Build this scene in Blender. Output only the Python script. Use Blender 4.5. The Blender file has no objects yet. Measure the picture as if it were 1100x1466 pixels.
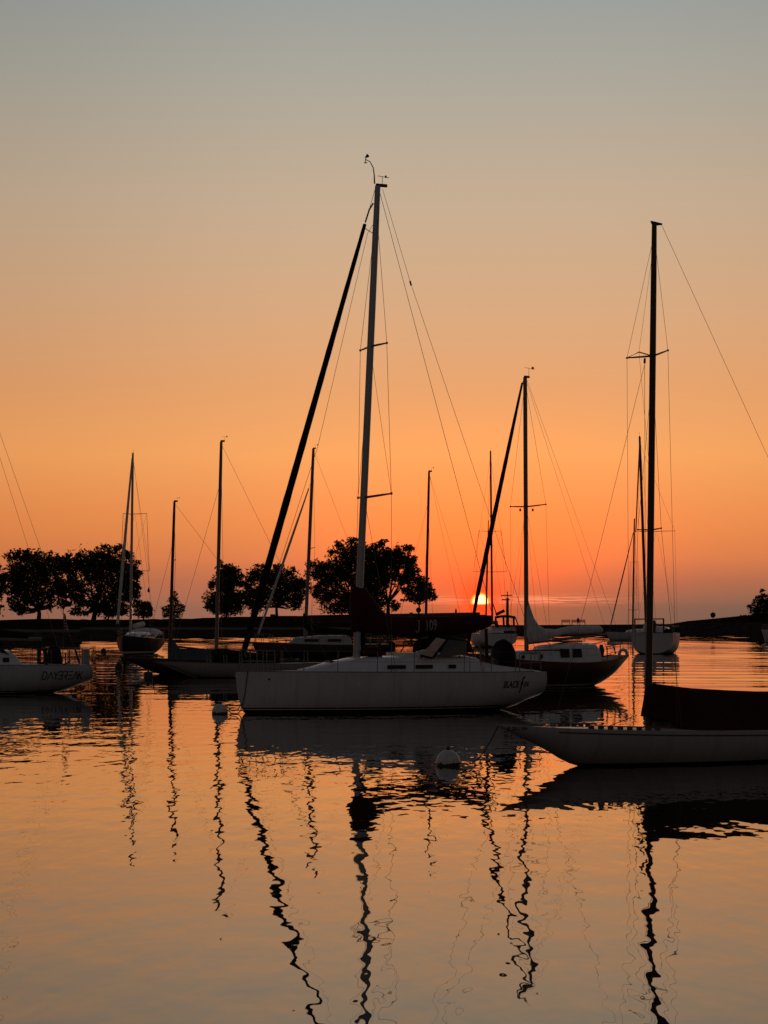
import bpy, bmesh, math, random
import numpy as np
from mathutils import Vector, Matrix, noise as mnoise

S = bpy.context.scene
COL = S.collection
R = math.radians

# ------------------------------------------------------------------ camera
F, HOR, CAMH = 3260.0, 889.0, 2.75          # focal length and horizon row of the 1100x1466 frame, eye height (m)
cam_d = bpy.data.cameras.new("camera")
cam = bpy.data.objects.new("camera", cam_d)
COL.objects.link(cam)
cam.location = (0, 0, CAMH)
cam.rotation_euler = (R(90), 0, 0)
cam_d.sensor_fit = 'VERTICAL'
cam_d.sensor_height = 36.0
cam_d.sensor_width = 36.0
cam_d.lens = 36.0 * F / 1466.0
cam_d.shift_y = (HOR - 733.0) / 1466.0
cam_d.clip_start = 0.5
cam_d.clip_end = 60000
S.camera = cam

# ------------------------------------------------------------------ view / world / sun
S.view_settings.view_transform = 'Standard'
S.view_settings.look = 'None'
S.view_settings.exposure = 0.0
S.view_settings.gamma = 1.0
S.cycles.use_denoising = True
S.cycles.max_bounces = 6
S.cycles.sample_clamp_indirect = 4.0

SUN_AZ = math.atan2(688 - 550, F)           # to the right of +Y
SUN_EL = (HOR - 862.5) / F


def lin(c):
    return tuple((v / 255 / 12.92) if v / 255 <= 0.04045 else ((v / 255 + 0.055) / 1.055) ** 2.4 for v in c)


class NT:
    """small helper for building node trees"""
    def __init__(self, tree):
        self.t = tree
        tree.nodes.clear()

    def n(self, typ, ins=None, **kw):
        nd = self.t.nodes.new(typ)
        for k, v in kw.items():
            setattr(nd, k, v)
        for k, v in (ins or {}).items():
            self.set(nd.inputs[k], v)
        return nd

    def set(self, sock, v):
        if hasattr(v, 'is_output'):
            self.t.links.new(v, sock)
        elif hasattr(v, 'outputs'):
            self.t.links.new(v.outputs[0], sock)
        else:
            sock.default_value = v

    def m(self, op, a, b=0.0, c=0.0, clamp=False):
        nd = self.t.nodes.new('ShaderNodeMath')
        nd.operation = op
        nd.use_clamp = clamp
        for s, v in zip(nd.inputs, (a, b, c)):
            self.set(s, v)
        return nd.outputs[0]

    def vm(self, op, a, b=(0, 0, 0)):
        nd = self.t.nodes.new('ShaderNodeVectorMath')
        nd.operation = op
        self.set(nd.inputs[0], a)
        self.set(nd.inputs[1], b)
        return nd.outputs[0]

    def mr(self, v, a, b, c, d, mode='SMOOTHSTEP'):
        nd = self.t.nodes.new('ShaderNodeMapRange')
        nd.interpolation_type = mode
        for i, x in enumerate((v, a, b, c, d)):
            self.set(nd.inputs[i], x)
        return nd.outputs[0]

    def mix(self, f, a, b, blend='MIX'):
        nd = self.t.nodes.new('ShaderNodeMix')
        nd.data_type = 'RGBA'
        nd.blend_type = blend
        self.set(nd.inputs[0], f)
        self.set(nd.inputs[6], a)
        self.set(nd.inputs[7], b)
        return nd.outputs[2]

    def ramp(self, f, stops, interp='LINEAR'):
        nd = self.t.nodes.new('ShaderNodeValToRGB')
        cr = nd.color_ramp
        cr.interpolation = interp
        while len(cr.elements) > 1:
            cr.elements.remove(cr.elements[-1])
        cr.elements[0].position = stops[0][0]
        cr.elements[0].color = (*stops[0][1], 1)
        for p, c in stops[1:]:
            e = cr.elements.new(p)
            e.color = (*c, 1)
        self.set(nd.inputs[0], f)
        return nd.outputs[0]

    def noise(self, vec, scale, detail=2.0, rough=0.5):
        return self.n('ShaderNodeTexNoise', {'Vector': vec, 'Scale': scale, 'Detail': detail, 'Roughness': rough})


def build_world():
    w = bpy.data.worlds.new("World")
    S.world = w
    w.use_nodes = True
    k = NT(w.node_tree)
    tc = k.n('ShaderNodeTexCoord')
    d = tc.outputs['Generated']
    sep = k.n('ShaderNodeSeparateXYZ', {0: d})
    x, y, z = sep.outputs
    zz = k.m('MAXIMUM', z, 0.0)
    az = k.m('SUBTRACT', k.m('ARCTAN2', x, y), SUN_AZ)
    # sunset gradient by elevation (pixels above the horizon in the photograph -> sine of elevation)
    st = [(0, (126, 96, 82)), (20, (134, 99, 82)), (29, (151, 104, 82)), (57, (184, 112, 80)), (89, (221, 128, 78)),
          (127, (236, 141, 79)), (155, (242, 148, 83)), (237, (250, 168, 98)), (334, (233, 165, 110)),
          (457, (216, 171, 131)), (584, (200, 174, 146)), (737, (176, 169, 155)), (864, (157, 160, 156)),
          (1050, (138, 142, 143)), (1350, (112, 120, 127))]
    front = k.ramp(k.m('DIVIDE', zz, 0.45), [(p / F / 0.45, lin(c)) for p, c in st])
    # red glow around the low sun
    u = k.m('DIVIDE', az, 0.043)
    v = k.m('DIVIDE', k.m('SUBTRACT', z, SUN_EL), 0.034)
    g = k.m('EXPONENT', k.m('MULTIPLY', -0.5, k.m('ADD', k.m('MULTIPLY', u, u), k.m('MULTIPLY', v, v))))
    front = k.mix(1.0, front, k.mix(g, (1, 1, 1, 1), (2.1, 1.06, 0.62, 1)), 'MULTIPLY')
    # the low haze is brighter and pinker left of the sun than right of it
    vv = k.m('DIVIDE', z, 0.010)
    lo = k.m('MULTIPLY', k.m('EXPONENT', k.m('MULTIPLY', -0.5, k.m('MULTIPLY', vv, vv))), k.mr(az, 0.04, -0.07, 0.0, 1.0))
    front = k.mix(1.0, front, k.mix(lo, (1, 1, 1, 1), (1.5, 1.2, 1.08, 1)), 'MULTIPLY')
    # slightly darker to the sides
    side = k.m('MULTIPLY', k.mr(az, 0.03, 0.25, 1.0, 0.86), k.mr(az, -0.05, -0.25, 1.0, 0.82))
    front = k.mix(1.0, front, k.n('ShaderNodeCombineColor', {0: side, 1: side, 2: side}).outputs[0], 'MULTIPLY')
    # thin streaks of lit cloud lying beside the sun
    cv = k.n('ShaderNodeCombineXYZ', {0: k.m('MULTIPLY', az, 60.0), 1: k.m('MULTIPLY', z, 1900.0), 2: 3.1})
    cn = k.noise(cv, 1.0, 4.0, 0.6).outputs[0]
    cm = k.mr(cn, 0.42, 0.55, 0.0, 1.0)
    ez = k.m('DIVIDE', k.m('SUBTRACT', z, 30.0 / F), 4.2 / F)
    band = k.m('EXPONENT', k.m('MULTIPLY', -0.5, k.m('MULTIPLY', ez, ez)))
    ax = k.m('DIVIDE', k.m('SUBTRACT', az, 40 / F), 110 / F)
    xm = k.m('EXPONENT', k.m('MULTIPLY', -0.5, k.m('POWER', k.m('ABSOLUTE', ax), 3.0)))
    cloud = k.m('MULTIPLY', k.m('MULTIPLY', cm, band), xm)
    cv2 = k.n('ShaderNodeCombineXYZ', {0: k.m('MULTIPLY', az, 24.0), 1: k.m('MULTIPLY', z, 900.0), 2: 7.7})
    cm2 = k.mr(k.noise(cv2, 1.0, 3.0, 0.6).outputs[0], 0.5, 0.68, 0.0, 0.4)
    ez2 = k.m('DIVIDE', k.m('SUBTRACT', z, 44.0 / F), 9.0 / F)
    b2 = k.m('EXPONENT', k.m('MULTIPLY', -0.5, k.m('MULTIPLY', ez2, ez2)))
    x2 = k.mr(az, -0.01, 0.06, 0.0, 1.0)
    cloud2 = k.m('MULTIPLY', k.m('MULTIPLY', cm2, b2), k.m('MULTIPLY', x2, k.mr(az, 0.075, 0.1, 1.0, 0.0)))
    front = k.mix(k.m('MULTIPLY', cloud2, 0.5), front, (*lin((226, 122, 88)), 1))
    front = k.mix(cloud, front, (1.15, 0.31, 0.15, 1))
    # sun: disc whose lower half sinks into the haze bank
    du, dv = az, k.m('SUBTRACT', z, SUN_EL)
    rr = k.m('SQRT', k.m('ADD', k.m('MULTIPLY', du, du), k.m('MULTIPLY', dv, dv)))
    disc = k.mr(rr, 9.0 / F, 16.5 / F, 1.0, 0.0)
    cut = k.mr(z, 22.5 / F, 27.0 / F, 0.0, 1.0)
    disc = k.m('MULTIPLY', disc, cut)
    halo = k.m('EXPONENT', k.m('MULTIPLY', -1.0, k.m('POWER', k.m('DIVIDE', rr, 31.0 / F), 1.7)))
    front = k.mix(halo, front, (1.35, 0.085, 0.006, 1))
    hot = k.mix(k.mr(rr, 6.0 / F, 14.5 / F, 0.0, 1.0), (3.6, 2.1, 0.75, 1), (2.0, 0.62, 0.05, 1))
    front = k.mix(disc, front, hot)
    # away from the sunset the sky falls to the dim dusk of a clear physical sky
    sky = k.n('ShaderNodeTexSky', sky_type='NISHITA')
    sky.sun_disc = False
    sky.sun_elevation = R(1.5)
    sky.sun_rotation = SUN_AZ
    sky.dust_density = 3.0
    sky.ozone_density = 1.5
    dusk = k.mix(1.0, sky.outputs[0], (0.186, 0.117, 0.100, 1), 'MULTIPLY')
    hl = k.m('SQRT', k.m('MAXIMUM', k.m('ADD', k.m('MULTIPLY', x, x), k.m('MULTIPLY', y, y)), 1e-6))
    c = k.m('DIVIDE', k.m('ADD', k.m('MULTIPLY', x, math.sin(SUN_AZ)), k.m('MULTIPLY', y, math.cos(SUN_AZ))), hl)
    fac = k.m('MULTIPLY', k.mr(c, 0.30, 0.93, 0.0, 1.0), k.mr(z, 0.28, 0.62, 1.0, 0.0))
    col = k.mix(fac, dusk, front)
    bg = k.n('ShaderNodeBackground', {'Color': col, 'Strength': 1.0})
    k.n('ShaderNodeOutputWorld', {'Surface': bg})
    w.cycles.sampling_method = 'MANUAL'
    w.cycles.sample_map_resolution = 2048


build_world()

sun_d = bpy.data.lights.new("sun_light", 'SUN')
sun_d.energy = 0.35
sun_d.angle = R(0.53)
sun_d.color = (1.0, 0.34, 0.10)
sun = bpy.data.objects.new("sun_light", sun_d)
COL.objects.link(sun)
sd = Vector((math.sin(SUN_AZ) * math.cos(SUN_EL), math.cos(SUN_AZ) * math.cos(SUN_EL), math.sin(SUN_EL)))
sun.rotation_euler = sd.to_track_quat('Z', 'Y').to_euler()
sun.location = (20, 300, 30)


# ------------------------------------------------------------------ materials
MATS = {}


def mat(name, col, rough=0.5, metal=0.0, var=0.12, scale=3.0, spec=0.5, extra=None):
    if name in MATS:
        return MATS[name]
    m = bpy.data.materials.new(name)
    m.use_nodes = True
    k = NT(m.node_tree)
    tc = k.n('ShaderNodeTexCoord')
    nz = k.noise(tc.outputs['Object'], scale, 4.0, 0.6)
    dark = tuple(c * (1 - var) for c in col)
    lite = tuple(min(1, c * (1 + var)) for c in col)
    c = k.mix(k.mr(nz.outputs[0], 0.3, 0.7, 0, 1), (*dark, 1), (*lite, 1))
    if extra:
        c = extra(k, tc, c)
    r = k.mr(nz.outputs[0], 0.3, 0.7, max(0.02, rough - 0.06), min(1, rough + 0.08))
    b = k.n('ShaderNodeBsdfPrincipled', {'Base Color': c, 'Roughness': r, 'Metallic': metal, 'Specular IOR Level': spec})
    k.n('ShaderNodeOutputMaterial', {'Surface': b})
    MATS[name] = m
    return m


def hull_paint(name, top, bands, rough=0.25, var=0.05, spec=0.4):
    """bands: [(height below which this colour is painted, colour)], from the lowest up"""
    def ex(k, tc, c):
        z = k.n('ShaderNodeSeparateXYZ', {0: tc.outputs['Object']}).outputs[2]
        x = k.n('ShaderNodeSeparateXYZ', {0: tc.outputs['Object']}).outputs[0]
        # faint vertical weather streaks
        cv = k.n('ShaderNodeCombineXYZ', {0: k.m('MULTIPLY', x, 7.0), 1: 0.0, 2: k.m('MULTIPLY', z, 0.6)})
        s = k.mr(k.noise(cv, 1.0, 3.0).outputs[0], 0.45, 0.8, 1.0, 0.82)
        c = k.mix(1.0, c, k.n('ShaderNodeCombineColor', {0: s, 1: s, 2: s}).outputs[0], 'MULTIPLY')
        for h, bc in reversed(bands):
            c = k.mix(k.m('LESS_THAN', z, h), c, (*bc, 1))
        return c
    return mat(name, top, rough, 0, var, 2.0, spec, ex)


WHITE = mat("white_gelcoat", (0.62, 0.62, 0.63), 0.3, var=0.05)
DECKW = mat("deck_nonskid", (0.55, 0.55, 0.55), 0.6, var=0.08)
ALU = mat("anodised_spar", (0.36, 0.37, 0.39), 0.38, 0.25, 0.08)
ALUD = mat("dull_spar", (0.16, 0.15, 0.15), 0.45, 0.2, 0.1)
DARKSPAR = mat("brown_spar", (0.035, 0.022, 0.018), 0.45, 0, 0.2)
WIRE = mat("rigging_wire", (0.10, 0.09, 0.085), 0.45, 0.4)
STEEL = mat("stainless_rail", (0.16, 0.155, 0.15), 0.4, 0.5)
BLACKC = mat("black_canvas", (0.012, 0.011, 0.012), 0.85, 0, 0.25, 6, 0.1)
MAROONC = mat("maroon_canvas", (0.055, 0.008, 0.008), 0.85, 0, 0.25, 6, 0.1)
BROWNC = mat("brown_canvas", (0.035, 0.008, 0.007), 0.85, 0, 0.25, 6, 0.1)
TEALC = mat("teal_canvas", (0.055, 0.080, 0.085), 0.85, 0, 0.2, 6, 0.1)
NAVYC = mat("navy_canvas", (0.015, 0.02, 0.045), 0.85, 0, 0.2, 6, 0.1)
SAILC = mat("sailcloth", (0.55, 0.53, 0.52), 0.75, 0, 0.12, 4)
GLOW_TAN = mat("painted_glow_tan", (0.50, 0.34, 0.28), 0.4, 0, 0.15, 8)  # light tan stands in for sky glow reflected by a clear hood panel
GLASS_D = mat("dark_port_glass", (0.012, 0.007, 0.006), 0.3, 0, 0.1, 3, 0.15)
BLACKP = mat("black_plastic", (0.012, 0.012, 0.012), 0.5)
ROPE = mat("dark_rope", (0.05, 0.04, 0.035), 0.8)
TEAK = mat("teak_wood", (0.10, 0.055, 0.03), 0.6, 0, 0.3, 8)
RUBBER = mat("weathered_buoy_white", (0.55, 0.54, 0.52), 0.5, 0, 0.2, 12)
INK = mat("black_lettering", (0.006, 0.006, 0.007), 0.4)
GREYINK = mat("grey_lettering", (0.27, 0.25, 0.25), 0.7)


# ------------------------------------------------------------------ mesh builder
class MB:
    def __init__(self):
        self.v, self.f = [], []

    def add(self, vs, fs):
        o = len(self.v)
        self.v += [tuple(p) for p in vs]
        self.f += [tuple(i + o for i in f) for f in fs]
        return self

    def box(self, c, s, rot=None):
        hx, hy, hz = s[0] / 2, s[1] / 2, s[2] / 2
        vs = [Vector((sx * hx, sy * hy, sz * hz)) for sx in (-1, 1) for sy in (-1, 1) for sz in (-1, 1)]
        if rot is not None:
            vs = [rot @ v for v in vs]
        vs = [v + Vector(c) for v in vs]
        return self.add(vs, [(0, 1, 3, 2), (4, 6, 7, 5), (0, 4, 5, 1), (2, 3, 7, 6), (0, 2, 6, 4), (1, 5, 7, 3)])

    def tube(self, pts, r, n=8, cap=True, flat=1.0):
        pts = [Vector(p) for p in pts]
        rs = list(r) if hasattr(r, '__len__') else [r] * len(pts)
        vs, fs = [], []
        t0 = (pts[1] - pts[0]).normalized()
        ref = Vector((0, 1, 0)) if abs(t0.y) < 0.9 else Vector((1, 0, 0))
        for i, p in enumerate(pts):
            a = pts[max(0, i - 1)]
            b = pts[min(len(pts) - 1, i + 1)]
            t = (b - a).normalized()
            e1 = t.cross(ref).normalized()
            e2 = t.cross(e1).normalized()
            for j in range(n):
                an = 2 * math.pi * j / n
                vs.append(p + (e1 * math.cos(an) + e2 * math.sin(an) * flat) * rs[i])
        for i in range(len(pts) - 1):
            for j in range(n):
                j2 = (j + 1) % n
                fs.append((i * n + j, i * n + j2, (i + 1) * n + j2, (i + 1) * n + j))
        if cap:
            fs.append(tuple(range(n - 1, -1, -1)))
            fs.append(tuple((len(pts) - 1) * n + j for j in range(n)))
        return self.add(vs, fs)

    def loft(self, rings, closed=True, cap=True):
        n = len(rings[0])
        vs = [p for r in rings for p in r]
        fs = []
        for i in range(len(rings) - 1):
            for j in range(n if closed else n - 1):
                j2 = (j + 1) % n
                fs.append((i * n + j, i * n + j2, (i + 1) * n + j2, (i + 1) * n + j))
        if cap and closed:
            fs.append(tuple(range(n - 1, -1, -1)))
            fs.append(tuple((len(rings) - 1) * n + j for j in range(n)))
        return self.add(vs, fs)

    def lathe(self, prof, c=(0, 0, 0), n=24):
        rings = [[(c[0] + r * math.cos(2 * math.pi * j / n), c[1] + r * math.sin(2 * math.pi * j / n), c[2] + z) for j in range(n)]
                 for r, z in prof]
        return self.loft(rings)

    def quad(self, a, b, c, d, th=0.01):
        a, b, c, d = map(Vector, (a, b, c, d))
        nrm = (b - a).cross(d - a).normalized() * th / 2
        vs = [p + nrm for p in (a, b, c, d)] + [p - nrm for p in (a, b, c, d)]
        return self.add(vs, [(0, 1, 2, 3), (7, 6, 5, 4), (0, 4, 5, 1), (1, 5, 6, 2), (2, 6, 7, 3), (3, 7, 4, 0)])

    def build(self, name, m, parent=None, smooth=False, loc=None, label=None):
        me = bpy.data.meshes.new(name)
        me.from_pydata(self.v, [], self.f)
        me.materials.append(m)
        bm = bmesh.new()
        bm.from_mesh(me)
        bmesh.ops.recalc_face_normals(bm, faces=bm.faces)
        if smooth:
            for f in bm.faces:
                f.smooth = True
            for e in bm.edges:
                if len(e.link_faces) == 2 and e.calc_face_angle(0) > 0.7:
                    e.smooth = False
        bm.to_mesh(me)
        bm.free()
        o = bpy.data.objects.new(name, me)
        COL.objects.link(o)
        if parent is not None:
            o.parent = parent
        if loc is not None:
            o.location = loc
        if label:
            o['label'] = label
        return o


def tag(o, label=None, cat=None, group=None, kind=None):
    for k_, v_ in (('label', label), ('category', cat), ('group', group), ('kind', kind)):
        if v_:
            o[k_] = v_
    return o


def empty(name, loc, label, cat, group=None, rz=0.0):
    o = bpy.data.objects.new(name, None)
    o.empty_display_size = 0.5
    COL.objects.link(o)
    o.location = loc
    o.rotation_euler = (0, 0, rz)
    return tag(o, label, cat, group)


def W(px, py, Y):
    """point at distance Y that is seen at (px, py) of the photograph"""
    return Vector(((px - 550) / F * Y, Y, CAMH - (py - HOR) / F * Y))


def interp(pts, x):
    if x <= pts[0][0]:
        return pts[0][1]
    for (a, va), (b, vb) in zip(pts, pts[1:]):
        if x <= b:
            t = (x - a) / (b - a)
            return va + (vb - va) * t
    return pts[-1][1]


def smooth_pts(pts, n=64):
    """monotone cubic resampling of control points -> piecewise-linear table"""
    xs = [p[0] for p in pts]
    ys = [p[1] for p in pts]
    k_ = len(xs)
    d = [(ys[i + 1] - ys[i]) / (xs[i + 1] - xs[i]) for i in range(k_ - 1)]
    m_ = [d[0]] + [0 if d[i - 1] * d[i] <= 0 else 2 * d[i - 1] * d[i] / (d[i - 1] + d[i]) for i in range(1, k_ - 1)] + [d[-1]]
    out = []
    for i in range(k_ - 1):
        h = xs[i + 1] - xs[i]
        for j in range(n):
            t = j / n
            h00 = 2 * t ** 3 - 3 * t ** 2 + 1
            h10 = t ** 3 - 2 * t ** 2 + t
            h01 = -2 * t ** 3 + 3 * t ** 2
            h11 = t ** 3 - t ** 2
            out.append((xs[i] + t * h, h00 * ys[i] + h10 * h * m_[i] + h01 * ys[i + 1] + h11 * h * m_[i + 1]))
    out.append((xs[-1], ys[-1]))
    return out


# ------------------------------------------------------------------ setting: water, land
WAVE_SLOPE = 0.038


def make_water():
    m = bpy.data.materials.new("harbour_water")
    m.use_nodes = True
    k = NT(m.node_tree)
    geo = k.n('ShaderNodeNewGeometry')
    pos = geo.outputs['Position']

    def height(p, waves):
        hs = None
        # (freq along x, freq along y, rotation, amplitude, detail)
        for fx, fy, rot, amp, det, seed in waves:
            mp = k.n('ShaderNodeMapping', {'Vector': p, 'Rotation': (0, 0, R(rot)), 'Scale': (fx, fy, 1), 'Location': (seed, seed * 0.7, 0)},
                     vector_type='POINT')
            nz = k.noise(mp.outputs[0], 1.0, det, 0.45)
            h = k.m('MULTIPLY', nz.outputs[0], amp)
            hs = h if hs is None else k.m('ADD', hs, h)
        return hs

    WAVES = [(2.4, 0.68, 10, 0.0155, 1.6, 11.3),      # side-running ripples that make mast reflections zigzag
             (0.22, 0.62, -10, 0.0125, 0.0, 4.1),     # long low swell
             (5.2, 1.7, -22, 0.0046, 1.0, 27.9)]     # fine ripples
    e = 0.05
    h0 = height(pos, WAVES)
    hx = height(k.vm('ADD', pos, (e, 0, 0)), WAVES)
    hy = height(k.vm('ADD', pos, (0, e, 0)), WAVES)
    # wind patches: some water is ruffled, some is glassy
    pm = k.n('ShaderNodeMapping', {'Vector': pos, 'Scale': (0.03, 0.018, 1), 'Location': (2.7, 5.2, 0)})
    patch = k.mr(k.noise(pm.outputs[0], 1.0, 2.0, 0.5).outputs[0], 0.38, 0.62, 0.55, 1.15)
    dist = k.n('ShaderNodeSeparateXYZ', {0: pos}).outputs[1]
    calm = k.mr(dist, 24.0, 80.0, 1.0, 0.38)
    amp = k.m('MULTIPLY', patch, calm)
    sx = k.m('MULTIPLY', k.m('DIVIDE', k.m('SUBTRACT', h0, hx), e), amp)
    sy = k.m('MULTIPLY', k.m('DIVIDE', k.m('SUBTRACT', h0, hy), e), amp)
    nrm = k.vm('NORMALIZE', k.vm('ADD', geo.outputs['Normal'], k.n('ShaderNodeCombineXYZ', {0: sx, 1: sy, 2: 0.0}).outputs[0]))
    b = k.n('ShaderNodeBsdfPrincipled', {'Base Color': (0.012, 0.013, 0.012, 1), 'Roughness': 0.015, 'IOR': 1.44,
                                         'Normal': nrm})
    k.n('ShaderNodeOutputMaterial', {'Surface': b})
    # outer sheet to the horizon, with a finely divided field of real wavelets set into it
    X0, X1, Y0, Y1 = -150.0, 150.0, 58.0, 470.0
    mb = MB()
    xs = [-9000, -2000, X0, X1, 2000, 9000]
    ys = [-150, 5, Y0, Y1, 4000, 20000]
    nx = len(xs)
    mb.add([(x, y, 0) for y in ys for x in xs],
           [(j * nx + i, j * nx + i + 1, (j + 1) * nx + i + 1, (j + 1) * nx + i) for j in range(len(ys) - 1) for i in range(nx - 1) if not (i == 2 and j == 2)])
    rnd = random.Random(77)
    comps = []
    for _ in range(26):
        lam = rnd.uniform(1.7, 7.0)
        th = rnd.gauss(0, 0.42)
        kk = 2 * math.pi / lam
        comps.append((kk * math.sin(th), kk * math.cos(th), rnd.uniform(0, 6.28), rnd.uniform(.6, 1.4) * WAVE_SLOPE / 5.1 / kk, lam))
    rows = [Y0]
    while rows[-1] < Y1 - 0.5:
        rows.append(rows[-1] + min(1.15, 0.33 + (rows[-1] - Y0) * 0.0032))
    rows[-1] = Y1
    nc = 200
    Xg, Yg = np.meshgrid(np.linspace(X0, X1, nc), np.array(rows))
    Z = np.zeros_like(Xg)
    for kx, ky, ph, am, lam in comps:
        Z += am * np.sin(kx * Xg + ky * Yg + ph)
    fade = np.clip((Yg - 68) / 55, 0, 1) * np.clip((Y1 - Yg) / 25, 0, 1) * np.clip((150 - np.abs(Xg)) / 10, 0, 1)
    gust = 0.62 + 0.38 * np.sin(Xg * 0.045 + 0.9 * np.sin(Yg * 0.021) + 2.1) * np.sin(Yg * 0.037 + 1.3 + 0.6 * np.sin(Xg * .03))
    Z *= fade * gust
    nr = len(rows)
    me_v = np.stack([Xg, Yg, Z], -1).reshape(-1, 3)
    base = len(mb.v)
    mb.v += [tuple(p) for p in me_v.tolist()]
    for j in range(nr - 1):
        o_ = base + j * nc
        mb.f += [(o_ + i, o_ + i + 1, o_ + nc + i + 1, o_ + nc + i) for i in range(nc - 1)]
    o = mb.build("water", m, None, True)
    tag(o, "calm rippled harbour water reflecting the orange sunset sky", None, None, 'structure')


make_water()

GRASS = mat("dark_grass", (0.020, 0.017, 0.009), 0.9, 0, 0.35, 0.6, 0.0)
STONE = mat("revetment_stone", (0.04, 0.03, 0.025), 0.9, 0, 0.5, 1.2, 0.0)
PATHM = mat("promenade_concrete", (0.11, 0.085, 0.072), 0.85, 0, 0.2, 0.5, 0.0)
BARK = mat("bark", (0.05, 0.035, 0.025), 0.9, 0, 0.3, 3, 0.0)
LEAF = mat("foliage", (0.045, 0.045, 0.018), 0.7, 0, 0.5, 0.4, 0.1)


def land_strip(name, cols, m, jag=0.0, seed=1, label=None):
    """cols: list of profiles, each a list of world points ordered from the water inland; sub-divided and roughened"""
    rnd = random.Random(seed)
    rings = []
    for a, b in zip(cols, cols[1:]):
        nseg = max(1, int((Vector(b[0]) - Vector(a[0])).length / 3.0))
        for s in range(nseg):
            t = s / nseg
            ring = []
            for i, (p, q) in enumerate(zip(a, b)):
                w = Vector(p).lerp(Vector(q), t)
                if jag and 0 < i < len(a) - 1:
                    w += Vector((0, rnd.uniform(-jag, jag), rnd.uniform(-jag, jag) * 0.35))
                ring.append(w)
            rings.append(ring)
    rings.append([Vector(p) for p in cols[-1]])
    mb = MB().loft(rings, closed=False, cap=False)
    o = mb.build(name, m)
    return tag(o, label, None, None, 'structure')


def prof(px, wl, ys):
    """ys: list of (py, dY behind the waterline)"""
    Y0 = CAMH * F / (wl - HOR)
    X0 = (px - 550) / F
    p = [Vector((X0 * Y0, Y0, -1.0)), Vector((X0 * Y0, Y0, 0.05))]
    for py, dy in ys:
        p.append(W(px, py, Y0 + dy))
    return p


def make_land():
    lc = "dark grassy shore with a stone edge under the left row of trees"
    # stone revetment up to the promenade, promenade, grass bank, back slope into the lake
    L = [(-140, 923.5), (0, 923), (114, 921.5), (118, 915.5), (165, 914.5), (240, 913), (340, 912), (450, 911), (560, 910.5), (640, 910), (697, 909.5)]
    top = [(-140, 887), (240, 886.5), (340, 883.5), (420, 882.5), (440, 881.5), (560, 880.5), (690, 880)]
    cols_r, cols_p, cols_g = [], [], []
    for px, wl in L:
        t = interp(top, px)
        near = wl > 918
        a = prof(px, wl, [(905 if near else 901.5, 3)])
        cols_r.append(a)
        Y1 = a[-1].y
        p1 = W(px, 898.0 if not near else 901, Y1 + 14)
        cols_p.append([a[-1], p1])
        g1 = W(px, (893 if not near else 894), Y1 + 24)
        g2 = W(px, t, Y1 + 42)
        g3 = W(px, t, Y1 + 42) + Vector((g2.x / g2.y * 40, 40, -0.2))
        g4 = g3 + Vector((0, 14, -6.5))
        cols_g.append([p1, g1, g2, g3, g4])
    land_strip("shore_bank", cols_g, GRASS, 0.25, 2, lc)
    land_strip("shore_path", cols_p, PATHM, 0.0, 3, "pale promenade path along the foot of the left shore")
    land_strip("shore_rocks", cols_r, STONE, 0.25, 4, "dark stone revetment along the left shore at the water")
    # closing end wall of the left shore
    a, p_, g = cols_r[-1], cols_p[-1], cols_g[-1]
    ring = [a[0], a[1], a[2], p_[1], g[1], g[2], g[3], g[4], Vector((g[4].x, g[4].y, -1))]
    mb = MB()
    mb.add(ring, [tuple(range(len(ring)))])
    tag(mb.build("shore_end", STONE), "end face of the left shore beside the low breakwater", None, None, 'structure')
    # low breakwater to the right, with the grassy mound at the far right
    B = [(690, 909.6), (760, 909.5), (900, 909.3), (960, 909.2), (985, 909.2), (1010, 909.2), (1060, 909.4), (1110, 910.5), (1200, 912), (1300, 914)]
    cr, cb = [], []
    for px, wl in B:
        tp = interp([(690, 895), (860, 894.6), (960, 893.2), (1040, 892.8), (1300, 892)], px)
        a = prof(px, wl, [(902.5, 2.0), (tp, 5.0)])
        cr.append(a)
        Y1 = a[-1].y
        q = [a[-1], a[-1] + Vector((a[-1].x / Y1 * 5, 5, 0.0))]
        mt = interp([(690, 889.5), (985, 889.0), (1030, 885.0), (1069, 880.8), (1110, 878), (1300, 876)], px)
        if px < 980:
            q += [a[-1] + Vector((0, 8, -0.6)), a[-1] + Vector((0, 16, -3.6))]
        else:
            q += [W(px, mt, Y1 + 22), W(px, mt, Y1 + 40) + Vector((0, 0, -4))]
        cb.append(q)
    land_strip("breakwater_rocks", cr, STONE, 0.35, 7, "low dark stone breakwater along the right half of the horizon")
    land_strip("breakwater_top", cb, GRASS, 0.0, 8, "grassy mound rising at the far right end of the breakwater")
    pc = []
    for px, dz in ((965, 0.0), (1010, 0.0), (1060, 0.0), (1110, 0.0), (1300, 0)):
        wl = interp(B, px)
        Y1 = CAMH * F / (wl - HOR) + 5.5
        tp = interp([(690, 895), (860, 894.6), (960, 893.2), (1040, 892.8), (1300, 892)], px)
        pc.append([W(px, tp, Y1) + Vector((0, 0, 0.06)), W(px, tp, Y1) + Vector((0, 4.0, 0.10))])
    land_strip("breakwater_path", pc, PATHM, 0, 9, "pale path at the foot of the grassy mound")


make_land()


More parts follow.
